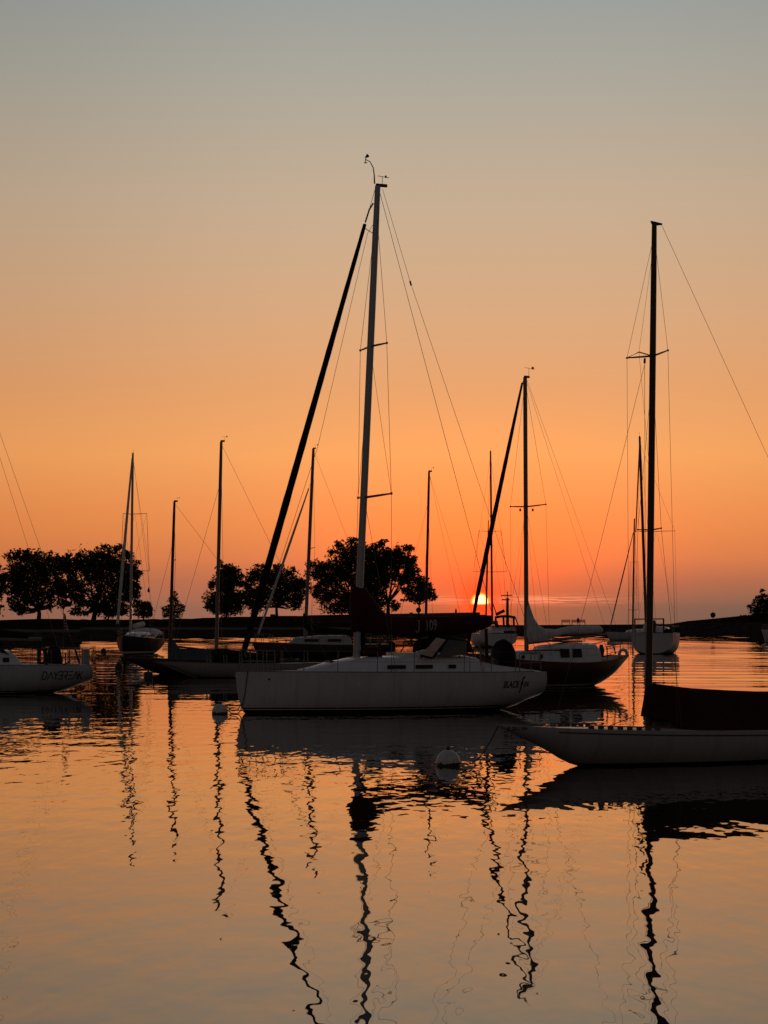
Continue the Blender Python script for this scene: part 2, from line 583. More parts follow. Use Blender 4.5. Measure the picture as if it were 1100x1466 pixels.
# things standing on the shore --------------------------------------------------
def shore_things():
    # low concrete parapet
    mb = MB()
    P0, P1 = W(440, 880.8, 402), W(686, 876.6, 452)
    n = (P1 - P0)
    nn = Vector((-n.y, n.x, 0)).normalized() * 0.3
    for i in range(12):
        a, b = P0.lerp(P1, i / 12), P0.lerp(P1, (i + 1) / 12 - 0.002)
        zb = min(a.z, b.z) - 1.4
        vs = []
        for p in (a, b):
            for s in (-1, 1):
                vs += [p + nn * s, Vector((p.x, p.y, zb)) + nn * s]
        mb.add(vs, [(0, 2, 6, 4), (1, 5, 7, 3), (0, 4, 5, 1), (2, 3, 7, 6), (0, 1, 3, 2), (4, 6, 7, 5)])
    o = mb.build("parapet_wall", PATHM)
    tag(o, "long low concrete parapet wall on the shore crest left of the sun", "wall")

    # low slab bench under the trees
    c = W(405, 881, 398)
    r_ = empty("concrete_bench", (c.x, c.y, c.z - 0.9), "long low slab bench under the rounded tree left of the big crown", "bench")
    MB().box((0.6, 0, 0.72), (3.8, 0.7, 0.2)).build("seat", PATHM, r_)
    for sx in (-1.0, 0.6, 2.2):
        MB().box((sx, 0, 0.3), (0.35, 0.6, 0.66)).build("leg", PATHM, r_)
    MB().box((-1.75, 0, 0.72), (0.85, 0.8, 0.75)).build("end_block", PATHM, r_)

    # small utility box, bollard
    c = W(589, 878.4, 420)
    r_ = empty("utility_box", (c.x, c.y, c.z - 0.5), "small squat cabinet on the shore crest left of the small round tree", "cabinet")
    MB().box((0, 0, 0.25), (0.55, 0.4, 0.8)).build("cabinet", ALUD, r_)
    MB().box((0, 0, 0.68), (0.65, 0.5, 0.07)).build("lid", ALUD, r_)
    c = W(653, 877, 440)
    r_ = empty("bollard", (c.x, c.y, c.z - 0.3), "dark post with a narrow cap standing on the parapet near the sun", "bollard")
    MB().lathe([(0.20, 0), (0.18, 0.75), (0.12, 0.82), (0.10, 1.0), (0.02, 1.12)], n=12).build("post", BLACKP, r_, True)

    # round life ring posts
    for px, py, base, lab in ((1021, 880.5, 888, "round dark sign on a post standing on the grassy mound"),
                              (599.5, 873.5, 879, "round dark sign on a post below the small tree near the parapet")):
        Y = 428
        c = W(px, py, Y)
        b = W(px, base, Y)
        r_ = empty("round_sign", (b.x, b.y, b.z - 0.6), lab, "sign", "round signs along the shore")
        hz = c.z - b.z + 0.6
        MB().tube([(0, 0.06, 0), (0, 0.06, hz + 0.2)], 0.06, 8).build("post", BLACKP, r_)
        mb = MB()
        ring = lambda y, rr: [(rr * math.cos(a * math.pi / 10), y, hz + rr * 1.05 * math.sin(a * math.pi / 10)) for a in range(20)]
        mb.loft([ring(-0.06, 0.48), ring(-0.08, 0.40), ring(0.03, 0.5)])
        mb.build("disc", BLACKP, r_)

    # two benches and a seated person on the breakwater
    YB = 424
    gz = W(810, 894.9, YB).z

    def bench(px, wpx, lab, hback):
        c = W(px, 894, YB)
        r_ = empty("slat_bench", (c.x, YB, gz), lab, "bench", "benches on the breakwater")
        w = wpx * YB / F
        mb = MB()
        for k_ in range(4):
            mb.box((0, -0.18 + 0.14 * k_, 0.46), (w, 0.11, 0.05))
        mb.build("seat", TEAK, r_)
        mb = MB()
        for k_ in range(3):
            mb.box((0, 0.34 + 0.03 * k_, 0.62 + k_ * 0.16), (w, 0.04, 0.11))
        mb.build("backrest", TEAK, r_)
        for sx in (-0.46, 0.46):
            MB().box((sx * w, -0.16, 0.22), (0.08, 0.08, 0.44)).build("leg", BLACKP, r_)
            MB().box((sx * w, 0.32, 0.5), (0.08, 0.08, 1.0)).build("leg", BLACKP, r_)
        return r_
    bench(810.5, 12.5, "short slatted bench on the breakwater beside the bench with the seated person", 0.8)
    bench(828.5, 20, "longer slatted bench on the breakwater under a seated person", 0.95)

    # seated person, one skinned surface
    c = W(828, 894, YB)
    pts = {'pelvis': (0, 0.05, 0.58), 'chest': (0, 0.16, 0.98), 'neck': (0, 0.15, 1.20), 'head0': (0, 0.13, 1.32), 'head1': (0, 0.10, 1.46),
           'hl': (0.11, 0.0, 0.56), 'kl': (0.15, -0.42, 0.52), 'al': (0.15, -0.40, 0.08), 'tl': (0.16, -0.58, 0.04),
           'hr': (-0.11, 0.0, 0.56), 'kr': (-0.15, -0.42, 0.52), 'ar': (-0.15, -0.40, 0.08), 'tr': (-0.16, -0.58, 0.04),
           'sl': (0.19, 0.17, 1.13), 'el': (0.25, 0.05, 0.86), 'wl': (0.16, -0.22, 0.68),
           'sr': (-0.19, 0.17, 1.13), 'er': (-0.25, 0.05, 0.86), 'wr': (-0.16, -0.22, 0.68)}
    rad = {'pelvis': .16, 'chest': .17, 'neck': .07, 'head0': .09, 'head1': .10, 'hl': .11, 'kl': .075, 'al': .05, 'tl': .045,
           'hr': .11, 'kr': .075, 'ar': .05, 'tr': .045, 'sl': .075, 'el': .05, 'wl': .04, 'sr': .075, 'er': .05, 'wr': .04}
    ed = [('pelvis', 'chest'), ('chest', 'neck'), ('neck', 'head0'), ('head0', 'head1'), ('pelvis', 'hl'), ('hl', 'kl'), ('kl', 'al'),
          ('al', 'tl'), ('pelvis', 'hr'), ('hr', 'kr'), ('kr', 'ar'), ('ar', 'tr'), ('chest', 'sl'), ('sl', 'el'), ('el', 'wl'),
          ('chest', 'sr'), ('sr', 'er'), ('er', 'wr')]
    names = list(pts)
    me = bpy.data.meshes.new("person")
    me.from_pydata([pts[n_] for n_ in names], [(names.index(a), names.index(b)) for a, b in ed], [])
    o = bpy.data.objects.new("person", me)
    COL.objects.link(o)
    o.modifiers.new("skin", 'SKIN')
    if not me.skin_vertices:
        bm = bmesh.new(); bm.from_mesh(me); bm.verts.layers.skin.verify(); bm.to_mesh(me); bm.free()
    for i, n_ in enumerate(names):
        me.skin_vertices[0].data[i].radius = (rad[n_], rad[n_])
    me.skin_vertices[0].data[0].use_root = True
    sub = o.modifiers.new("sub", 'SUBSURF')
    sub.levels = sub.render_levels = 1
    me.materials.append(mat("dark_clothes", (0.03, 0.03, 0.035), 0.9))
    o.location = (c.x, YB, gz)
    tag(o, "person in dark clothes sitting on the longer breakwater bench", "person")


shore_things()


# ------------------------------------------------------------------ trees
def make_tree(label, px, base, Y, blobs, n_leaf, leaf=0.34, seed=1, trunk_r=0.28, gap=0.0, cat="tree", name="broadleaf_tree", limbs=True):
    rnd = random.Random(seed)
    leaf *= 0.74
    n_leaf = int(n_leaf * 1.7)
    b = W(px, base, Y)
    root = empty(name, (b.x, b.y, b.z - 0.5), label, cat, "trees along the far shore" if cat == "tree" else None)
    o = Vector(root.location)
    s = Y / F
    bl = []
    for (bx, by, rx, ry) in blobs:
        c = W(bx, by, Y) - o
        c.y = rnd.uniform(-0.5, 0.5) * rx * s
        bl.append((c, rx * s, max(rx, ry) * s * 0.9, ry * s))
    core = list(bl)
    for c, rx, ry, rz in core:                 # ragged tufts round the outline
        for _ in range(5):
            an = rnd.uniform(-0.5, 3.6)
            q = c + Vector((math.cos(an) * rx * rnd.uniform(.75, 1.12), rnd.uniform(-.4, .4) * ry, math.sin(an) * rz * rnd.uniform(.75, 1.12)))
            f_ = rnd.uniform(.14, .34)
            bl.append((q, rx * f_ * rnd.uniform(.8, 1.6), ry * f_, rz * f_ * rnd.uniform(.7, 1.2)))
    # trunk and limbs
    cx = sum(c.x * rx * rz for c, rx, ry, rz in bl) / sum(rx * rz for c, rx, ry, rz in bl)
    zt = max(c.z + rz for c, rx, ry, rz in bl)
    zmid = sum(c.z for c, *_ in core) / len(core)
    zlow = min(c.z - rz for c, rx, ry, rz in core)
    fork = Vector((cx * 0.25, 0, 0.5 + (zlow - 0.5) * 0.5 + (zmid - zlow) * 0.38))
    mb = MB()
    pts = [Vector((0, 0, 0))] + [Vector((0, 0, 0)).lerp(fork, t) + Vector((rnd.uniform(-.06, .06), 0, 0)) for t in (0.12, 0.4, 0.7)] + [fork]
    mb.tube(pts, [trunk_r * 1.5, trunk_r * 1.05, trunk_r, trunk_r * 0.92, trunk_r * 0.85], 9)
    for c, rx, ry, rz in core:
        for _ in range(2 if limbs else 1):
            tgt = c + Vector((rnd.uniform(-.5, .5) * rx, rnd.uniform(-.5, .5) * ry, rnd.uniform(-.2, .5) * rz))
            mid = fork.lerp(tgt, 0.5) + Vector((rnd.uniform(-.3, .3), rnd.uniform(-.3, .3), -0.15 * (tgt - fork).length * rnd.random()))
            mb.tube([fork, fork.lerp(mid, 0.55) + Vector((rnd.uniform(-.15, .15), 0, rnd.uniform(-.1, .2))), mid, tgt],
                    [trunk_r * 0.55, trunk_r * 0.4, trunk_r * 0.28, trunk_r * 0.10], 6)
            for _2 in range(3):
                t2 = tgt + Vector((rnd.uniform(-.6, .6) * rx, rnd.uniform(-.6, .6) * ry, rnd.uniform(-.5, .6) * rz))
                mb.tube([mid.lerp(tgt, 0.4), mid.lerp(t2, 0.6), t2], [trunk_r * 0.2, trunk_r * 0.14, trunk_r * 0.05], 5)
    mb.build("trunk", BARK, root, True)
    # crown: leaf sprays spread through the blobs, with noisy gaps
    vs, fs = [], []
    wts = [rx * rz for c, rx, ry, rz in bl]
    tot = sum(wts)
    off = Vector((seed * 7.31, seed * 3.7, seed * 1.9))
    for (c, rx, ry, rz), wt in zip(bl, wts):
        cnt = int(n_leaf * 1.45 * wt / tot)
        k_ = 0
        tries = 0
        while k_ < cnt and tries < cnt * 6:
            tries += 1
            u = Vector((rnd.gauss(0, 1), rnd.gauss(0, 1), rnd.gauss(0, 1)))
            u.normalize()
            rr = rnd.random() ** 0.42
            # ragged outline: radius varies with direction
            rag = 1.0 + 0.46 * mnoise.noise(u * 2.4 + off + c) + 0.30 * mnoise.noise(u * 6.0 + off)
            p = c + Vector((u.x * rx, u.y * ry, u.z * rz)) * rr * rag
            if mnoise.noise(p * 0.62 + off) < -0.31 + gap:
                continue
            k_ += 1
            for q in range(2):
                a = p + Vector((rnd.uniform(-.3, .3), rnd.uniform(-.3, .3), rnd.uniform(-.3, .3))) * leaf * 2
                d1 = Vector((rnd.uniform(-1, 1), rnd.uniform(-1, 1), rnd.uniform(-.8, .6))).normalized()
                d2 = d1.cross(Vector((rnd.uniform(-1, 1), rnd.uniform(-1, 1), rnd.uniform(-1, 1)))).normalized()
                l = leaf * rnd.uniform(0.6, 1.25)
                w_ = l * rnd.uniform(0.35, 0.6)
                i0 = len(vs)
                vs += [a - d1 * l, a + d2 * w_, a + d1 * l, a - d2 * w_]
                fs.append((i0, i0 + 1, i0 + 2, i0 + 3))
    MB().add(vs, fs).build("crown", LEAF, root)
    return root


def trees():
    make_tree("broad tree cut off by the left edge of the picture", -28, 888, 300,
              [(-22, 822, 24, 22), (-8, 850, 14, 10), (-30, 865, 24, 14), (-2, 872, 8, 7)], 1500, 0.30, 3)
    make_tree("broad leafy tree with a straight trunk above the stern flag", 57, 888, 305,
              [(30, 815, 24, 26), (55, 808, 30, 22), (78, 818, 24, 28), (50, 836, 36, 22), (22, 836, 19, 18), (24, 858, 16, 14),
               (44, 858, 14, 10), (72, 852, 15, 14), (88, 846, 14, 16), (36, 872, 8, 7), (22, 872, 9, 7), (30, 878, 5, 4), (76, 868, 8, 7), (90, 866, 9, 8)], 3300, 0.29, 5, 0.30, 0.03)
    make_tree("widest left tree with a forked trunk behind the furled jib", 133, 887, 310,
              [(108, 812, 20, 24), (132, 806, 24, 24), (158, 800, 26, 20), (178, 816, 22, 24), (148, 830, 36, 26), (110, 842, 18, 20),
               (186, 838, 14, 20), (165, 855, 24, 18), (116, 862, 18, 10), (194, 822, 9, 10), (142, 872, 14, 8), (165, 874, 16, 8), (193, 850, 11, 18), (110, 876, 10, 6), (156, 880, 12, 5), (178, 874, 10, 8), (122, 879, 8, 4)],
              4300, 0.29, 8, 0.33, 0.03)
    make_tree("small dark bush tree beside the widest left tree", 206, 888, 330,
              [(203, 868, 11, 8), (213, 866, 9, 5), (206, 878, 13, 7), (216, 874, 5, 5)], 560, 0.22, 12, 0.12)
    make_tree("small pointed tree standing alone in the gap between the groves", 248, 887, 345,
              [(250, 855, 4, 7), (248, 864, 9, 8), (240, 872, 8, 7), (256, 872, 9, 7), (248, 880, 15, 6)], 560, 0.20, 13, 0.10, 0.0)
    make_tree("tall pointed tree at the left end of the middle grove", 324, 884, 380,
              [(325, 815, 12, 12), (320, 835, 18, 16), (334, 830, 15, 16), (318, 858, 25, 16), (340, 856, 18, 18), (325, 874, 24, 8), (308, 868, 14, 10)],
              3000, 0.30, 17, 0.22)
    make_tree("rounded tree with open lower branches behind the thick furled jib", 397, 884, 392,
              [(368, 822, 16, 14), (396, 826, 22, 18), (418, 834, 20, 18), (384, 845, 30, 16), (426, 850, 14, 16), (360, 848, 14, 18),
               (404, 858, 26, 12), (366, 868, 14, 10), (425, 868, 10, 6)], 3300, 0.31, 21, 0.26, 0.02)
    make_tree("biggest dense tree left of the tall pale mast", 503, 882, 405,
              [(498, 797, 28, 22), (520, 800, 26, 24), (472, 822, 24, 22), (498, 826, 36, 26), (454, 818, 15, 16), (466, 850, 18, 20),
               (500, 858, 34, 18), (530, 840, 22, 26), (488, 872, 34, 9), (452, 842, 10, 8)], 5200, 0.32, 25, 0.36)
    make_tree("wide dense tree with a bare trunk right of the tall pale mast", 556, 882, 412,
              [(546, 798, 24, 20), (568, 800, 22, 20), (584, 812, 14, 18), (556, 822, 32, 18), (580, 826, 16, 12), (536, 840, 18, 20), (540, 862, 14, 14),
               (566, 868, 7, 8), (528, 868, 12, 10)], 4000, 0.32, 29, 0.36, 0.03)
    make_tree("small round tree left of the sun", 600, 881, 416,
              [(600, 834, 14, 11), (588, 846, 13, 9), (608, 846, 14, 11), (598, 856, 20, 7), (618, 854, 8, 6)], 1600, 0.27, 33, 0.16)
    make_tree("bushy shrub on the grassy mound at the right edge", 1092, 884, 415,
              [(1090, 862, 12, 10), (1082, 874, 12, 9), (1098, 872, 14, 12), (1112, 862, 16, 16), (1090, 884, 22, 6), (1092, 850, 4, 6)],
              1800, 0.24, 37, 0.12, 0.0, "shrub", "leafy_shrub")


trees()


# ------------------------------------------------------------------ boats
def text_poly(body, size, shear=0.0, offset=0.0):
    cu = bpy.data.curves.new("lettering_curve", 'FONT')
    cu.body = body
    cu.size = size
    cu.shear = shear
    cu.offset = offset
    cu.resolution_u = 3
    ob = bpy.data.objects.new("lettering_curve", cu)
    COL.objects.link(ob)
    dg = bpy.context.evaluated_depsgraph_get()
    me = bpy.data.meshes.new_from_object(ob.evaluated_get(dg))
    v = [tuple(p.co) for p in me.vertices]
    f = [tuple(p.vertices) for p in me.polygons]
    bpy.data.objects.remove(ob)
    bpy.data.meshes.remove(me)
    bpy.data.curves.remove(cu)
    return v, f


def refine(v, f, mx=0.04):
    me = bpy.data.meshes.new("tmp")
    me.from_pydata([tuple(p) for p in v], [], f)
    bm = bmesh.new()
    bm.from_mesh(me)
    bmesh.ops.triangulate(bm, faces=bm.faces)
    for _ in range(6):
        es = [e for e in bm.edges if e.calc_length() > mx]
        if not es:
            break
        bmesh.ops.subdivide_edges(bm, edges=es, cuts=1)
        bmesh.ops.triangulate(bm, faces=bm.faces)
    bm.verts.index_update()
    v2 = [tuple(p.co) for p in bm.verts]
    f2 = [tuple(q.index for q in ff.verts) for ff in bm.faces]
    bm.free()
    bpy.data.meshes.remove(me)
    return v2, f2


GROUP = "boats moored in the harbour"


class Boat:
    def __init__(self, name, label, bow, stern):
        B = Vector(((bow[0] - 550) / F * bow[1], bow[1], 0))
        Sn = Vector(((stern[0] - 550) / F * stern[1], stern[1], 0))
        self.L = (B - Sn).length
        self.u = (B - Sn) / self.L
        self.n = Vector((-self.u.y, self.u.x, 0))
        self.o = (B + Sn) / 2
        self.S = Sn
        self.root = empty(name, self.o, label, "sailboat", GROUP, math.atan2(self.u.y, self.u.x))

    def at(self, px, py, Y):
        d = W(px, py, Y) - self.o
        return Vector((d.dot(self.u), d.dot(self.n), d.z))

    def cl(self, px, py, y=0.0):
        """local point on the plane at offset y from the centreline, seen at (px, py)"""
        a = (px - 550) / F
        Sx, Sy = self.S.x + self.n.x * y, self.S.y + self.n.y * y
        t = (a * Sy - Sx) / (self.u.x - a * self.u.y)
        Y = Sy + t * self.u.y
        return Vector((t - self.L / 2, y, CAMH - (py - HOR) * Y / F))

    def px_of(self, p):
        w = self.o + self.u * p[0] + self.n * p[1] + Vector((0, 0, p[2]))
        return (550 + F * w.x / w.y, HOR - F * (w.z - CAMH) / w.y)

    # ---- hull
    def hull(self, sheer, keel, beam, m, p=3.0, q=1.7, rake=0.0, deck=True, deck_m=None, rail_m=None, flare=0.0):
        self.sh, self.ke, self.be = smooth_pts(sheer), smooth_pts(keel), smooth_pts(beam)
        self.p, self.q, self.rake, self.flare = p, q, rake, flare
        L = self.L
        st = sorted(set([0, .01, .02, .035] + [i / 40 for i in range(2, 38)] + [.94, .955, .965, .975, .982, .988, .993, .997, 1.0]))
        nv = 20
        rings = []
        for s in st:
            zs, zk, b = interp(self.sh, s), interp(self.ke, s), interp(self.be, s)
            half = []
            for j in range(nv + 1):
                v = j / nv
                z = zs + (zk - zs) * v
                y = b * self._sec(v)
                x = (s - 0.5) * L + self._shear(s, z, zs)
                half.append(Vector((x, y, z)))
            ring = half + [Vector((h.x, -h.y, h.z)) for h in reversed(half[:-1])]
            rings.append(ring)
        mb = MB().loft(rings, closed=False, cap=False)
        n = len(rings[0])
        mb.f.append(tuple(range(n)))
        self.hull_o = mb.build("hull", m, self.root, True)
        if deck:
            dm = deck_m or DECKW
            mb = MB()
            rr = []
            for s in st[1:-1]:
                zs, b = interp(self.sh, s), interp(self.be, s)
                x = (s - 0.5) * L + self._shear(s, zs, zs)
                rr.append([Vector((x, b * t * 0.985, zs - 0.015 + 0.05 * b * (1 - t * t))) for t in (1, .66, .33, 0, -.33, -.66, -1)])
            mb.loft(rr, closed=False, cap=False)
            mb.build("deck", dm, self.root, True)
        if rail_m:
            for sg in (1, -1):
                pts = []
                for s in st:
                    zs, b = interp(self.sh, s), interp(self.be, s)
                    pts.append(Vector(((s - 0.5) * L + self._shear(s, zs, zs), sg * b * 0.99, zs + 0.01)))
                MB().tube(pts, 0.022, 6).build("toe_rail", rail_m, self.root)
        return self

    def _sec(self, v):
        return max(0.0, 1 - v ** self.p) ** (1 / self.q) * (1 - self.flare * v)

    def _shear(self, s, z, zs):
        w = max(0.0, 1 - s / 0.10)
        return self.rake * (z - zs) * w

    def hb(self, x, z):
        s = x / self.L + 0.5
        for _ in range(3):
            s = (x - self._shear(s, z, interp(self.sh, s))) / self.L + 0.5
        zs, zk, b = interp(self.sh, s), interp(self.ke, s), interp(self.be, s)
        v = min(1, max(0, (z - zs) / (zk - zs)))
        return b * self._sec(v)

    def edge(self, x, sg=1, inset=0.93, dz=0.0):
        s = x / self.L + 0.5
        return Vector((x, sg * interp(self.be, s) * inset, interp(self.sh, s) + dz))

    def part(self, mb, name, m, smooth=False, parent=None, label=None):
        return mb.build(name, m, parent or self.root, smooth, None, label)

    # ---- fittings
    def mast(self, base, top, r0, r1, m, taper_at=0.75, flat=1.25):
        base, top = Vector(base), Vector(top)
        self.mb_, self.mt_ = base, top
        pts = [base.lerp(top, t) for t in (0, 0.25, 0.5, taper_at, 0.9, 1.0)]
        rs = [r0, r0, r0 * 0.97, r0 * 0.93, (r0 + r1) / 2, r1]
        # oval section: longer fore-and-aft
        mb = MB()
        rings = []
        for p_, r_ in zip(pts, rs):
            rings.append([p_ + Vector((r_ * flat * math.cos(a * math.pi / 6), r_ * math.sin(a * math.pi / 6), 0)) for a in range(12)])
        mb.loft(rings)
        o = self.part(mb, "mast", m, True)
        self.mast_o = o
        return o

    def on_mast(self, py=None, t=None):
        if t is None:
            z0, z1 = self.px_of(self.mb_)[1], self.px_of(self.mt_)[1]
            t = (py - z0) / (z1 - z0)
        return self.mb_.lerp(self.mt_, t)

    def masthead(self, vane=1.0, side=1, light=True, ant=0.0, crane=0.25):
        t = self.mt_
        MB().box(t + Vector((-crane * 0.35, 0, 0.02)), (crane, 0.07, 0.09)).build("masthead_crane", BLACKP, self.root)
        if vane:
            a = t + Vector((-crane * 0.8, 0, 0.05))
            h = 0.32 * vane
            mb = MB()
            mb.tube([a, a + Vector((0, 0, h))], 0.008 * vane, 5)
            mb.tube([a + Vector((0.22 * vane, 0, h + 0.02)), a + Vector((-0.30 * vane, 0, h - 0.02))], 0.008 * vane, 5)
            mb.box(a + Vector((-0.2 * vane, 0, h + 0.02)), (0.10 * vane, 0.02, 0.10 * vane))
            self.part(mb, "wind_vane", BLACKP)
        if ant:
            a = t + Vector((0.05, 0, 0.0))
            MB().tube([a, a + Vector((0, 0, ant))], 0.007, 5).build("antenna", WIRE, self.root)

    def wire(self, pts, r=0.007, name="shroud", m=None):
        return self.part(MB().tube(pts, r * (0.78 if m is None else 1.0), 6), name, m or WIRE)

    def spreader_pair(self, z_pt, d, sweep, lift=0.05, r=0.028, m=None):
        """one pair of spreaders rooted at mast point z_pt; returns (port tip, starboard tip)"""
        tips = []
        for sg in (1, -1):
            tip = Vector((z_pt.x - sweep, sg * d, z_pt.z + lift))
            mb = MB().tube([z_pt, z_pt.lerp(tip, 0.6), tip], [r * 1.1, r, r * 0.7], 7, True, 0.7)
            mb.box(tip, (r * 1.6, r * 1.6, r * 2))
            self.part(mb, "spreader", m or ALUD)
            tips.append(tip)
        return tips

    def shrouds(self, tops, tip_pairs, foot_x, r=0.007, diag=True, inset=0.9):
        """tops: mast point of the cap shroud; tip_pairs from the top pair down"""
        for k_, sg in ((0, 1), (1, -1)):
            foot = self.edge(foot_x, sg, inset)
            pts = [tops] + [tp[k_] for tp in tip_pairs] + [foot]
            self.wire(pts, r)
            if diag:
                lo = tip_pairs[-1][k_]
                root_lo = Vector((self.on_mast(t=self.t_of(lo.z)).x, sg * 0.06, lo.z - 0.15))
                self.wire([root_lo, self.edge(foot_x - 0.15, sg, inset)], r * 0.85)
                if len(tip_pairs) > 1:
                    hi = tip_pairs[0][k_]
                    self.wire([self.on_mast(t=self.t_of(hi.z)) + Vector((0, 0, -0.1)), lo], r * 0.8)

    def t_of(self, z):
        return (z - self.mb_.z) / (self.mt_.z - self.mb_.z)

    def furled(self, a, b, rs, m, name="furled_jib", drum=True):
        a, b = Vector(a), Vector(b)
        n = len(rs)
        pts = [a.lerp(b, i / (n - 1)) for i in range(n)]
        rnd = random.Random(int(abs(a.x) * 100))
        # wrapped cloth: closely spaced rings with small spiral bumps
        P, RR = [], []
        N = 46
        for i in range(N + 1):
            t = i / N
            r_ = interp([(j / (n - 1), rs[j]) for j in range(n)], t)
            P.append(a.lerp(b, t) + Vector((0, 0, 0)))
            RR.append(r_ * (1 + 0.03 * math.sin(i * 1.9) + rnd.uniform(-.02, .02)))
        o = self.part(MB().tube(P, RR, 9), name, m, True)
        if drum:
            d = (a - b).normalized()
            MB().lathe([(0.03, -0.14), (0.11, -0.12), (0.12, -0.07), (0.06, -0.05), (0.06, 0.03), (0.12, 0.05), (0.11, 0.09), (0.03, 0.1)],
                       tuple(b + d * -0.12), 12).build("furler_drum", BLACKP, o, True)
        return o

    def cover_loft(self, stations, m, name="sail_cover", n=14, lump=0.04, seed=1):
        """stations: (centre point local, half height, half width)"""
        rnd = random.Random(seed)
        # resample
        st = []
        for (c0, h0, w0), (c1, h1, w1) in zip(stations, stations[1:]):
            c0, c1 = Vector(c0), Vector(c1)
            ns = max(1, int((c1 - c0).length / 0.16))
            for i in range(ns):
                t = i / ns
                st.append((c0.lerp(c1, t), h0 + (h1 - h0) * t, w0 + (w1 - w0) * t))
        st.append((Vector(stations[-1][0]), stations[-1][1], stations[-1][2]))
        rings = []
        for i, (c, h, w) in enumerate(st):
            ring = []
            for j in range(n):
                a = 2 * math.pi * j / n
                k_ = 1 + lump * (mnoise.noise(Vector((c.x * 1.7, math.cos(a) * 1.5 + seed, math.sin(a) * 1.5))) * 2 + rnd.uniform(-.4, .4))
                ring.append(c + Vector((0, w * math.cos(a) * k_, h * math.sin(a) * (k_ if math.sin(a) < 0 else 1 + (k_ - 1) * 0.6))))
            rings.append(ring)
        return self.part(MB().loft(rings), name, m, True)

    def cabin(self, roof, wb, wt, m, name="cabin", base_drop=0.0):
        """roof: [(x, z_roof)] along local x; wb/wt: half widths at deck and roof as [(x, w)]"""
        rings = []
        pts = []
        for (a, za), (b, zb) in zip(roof, roof[1:]):
            ns = max(1, int(abs(b - a) / 0.15))
            for i in range(ns):
                t = i / ns
                pts.append((a + (b - a) * t, za + (zb - za) * t))
        pts.append(roof[-1])
        fw = (lambda t, x: interp(t, x)) if True else None
        for x, z in pts:
            s = x / self.L + 0.5
            zd = interp(self.sh, s) - 0.03 - base_drop
            b, t = interp(wb, x), interp(wt, x)
            z = max(z, zd + 0.02)
            e = (z - zd) * 0.82
            ring = [Vector((x, b, zd)), Vector((x, t + (b - t) * 0.12, zd + e)), Vector((x, t * 0.94, z - (z - zd) * 0.05)), Vector((x, t * 0.5, z + 0.03)),
                    Vector((x, 0, z + 0.05))]
            ring = ring + [Vector((p.x, -p.y, p.z)) for p in reversed(ring[:-1])]
            rings.append(ring)
        return self.part(MB().loft(rings), name, m, True)

    def lifelines(self, xs, h=0.6, inset=0.95, r=0.013):
        for sg in (1, -1):
            tops = []
            for x in xs:
                a = self.edge(x, sg, inset)
                b = a + Vector((0, sg * 0.02, h))
                tops.append(b)
                self.part(MB().tube([a, b], r, 6), "stanchion", STEEL)
            self.part(MB().tube(tops, 0.006, 5), "lifeline", WIRE)
            self.part(MB().tube([Vector((p.x, p.y, p.z - h * 0.48)) for p in tops], 0.005, 5), "lifeline", WIRE)

    def pulpit(self, x0, x1, h=0.62, r=0.016, name="pulpit"):
        """bow (or stern) rail: tube from x0 round the end x1"""
        mb = MB()
        pts = [self.edge(x0, 1, .93, h)]
        for t in (0.35, 0.7, 0.95):
            pts.append(self.edge(x0 + (x1 - x0) * t, 1, .93, h + 0.03 * t))
        pts += [Vector((p.x, -p.y, p.z)) for p in reversed(pts)]
        mb.tube(pts, r, 6)
        for t in (0, 0.5, 0.92):
            for sg in (1, -1):
                x = x0 + (x1 - x0) * t
                mb.tube([self.edge(x, sg, .93), self.edge(x, sg, .93, h)], r, 6)
        for sg in (1, -1):
            mb.tube([self.edge(x0 + (x1 - x0) * t, sg, .93, h * 0.5) for t in (0, .5, .92)], r * 0.8, 6)
        return self.part(mb, name, STEEL)

    def side_text(self, body, size, px0, py0, y0, m=INK, shear=0.0, name="lettering", lead=0.012, squash=1.0, offset=0.0, width=None, label=None, polys=None):
        """letters laid on the near topside; (px0, py0) is where the baseline starts"""
        v, f = polys if polys else text_poly(body, size, shear, offset)
        v, f = refine(v, f)
        xm = max(p[0] for p in v) - min(p[0] for p in v)
        kx = (width / xm) if width else squash
        x0 = min(p[0] for p in v)
        st = self.cl(px0, py0, y0)
        sg = 1 if y0 >= 0 else -1
        out = []
        for p in v:
            X = st.x - sg * (p[0] - x0) * kx
            Z = st.z + p[1]
            out.append((X, sg * (self.hb(X, Z) + lead), Z))
        return self.part(MB().add(out, f), name, m, label=label)


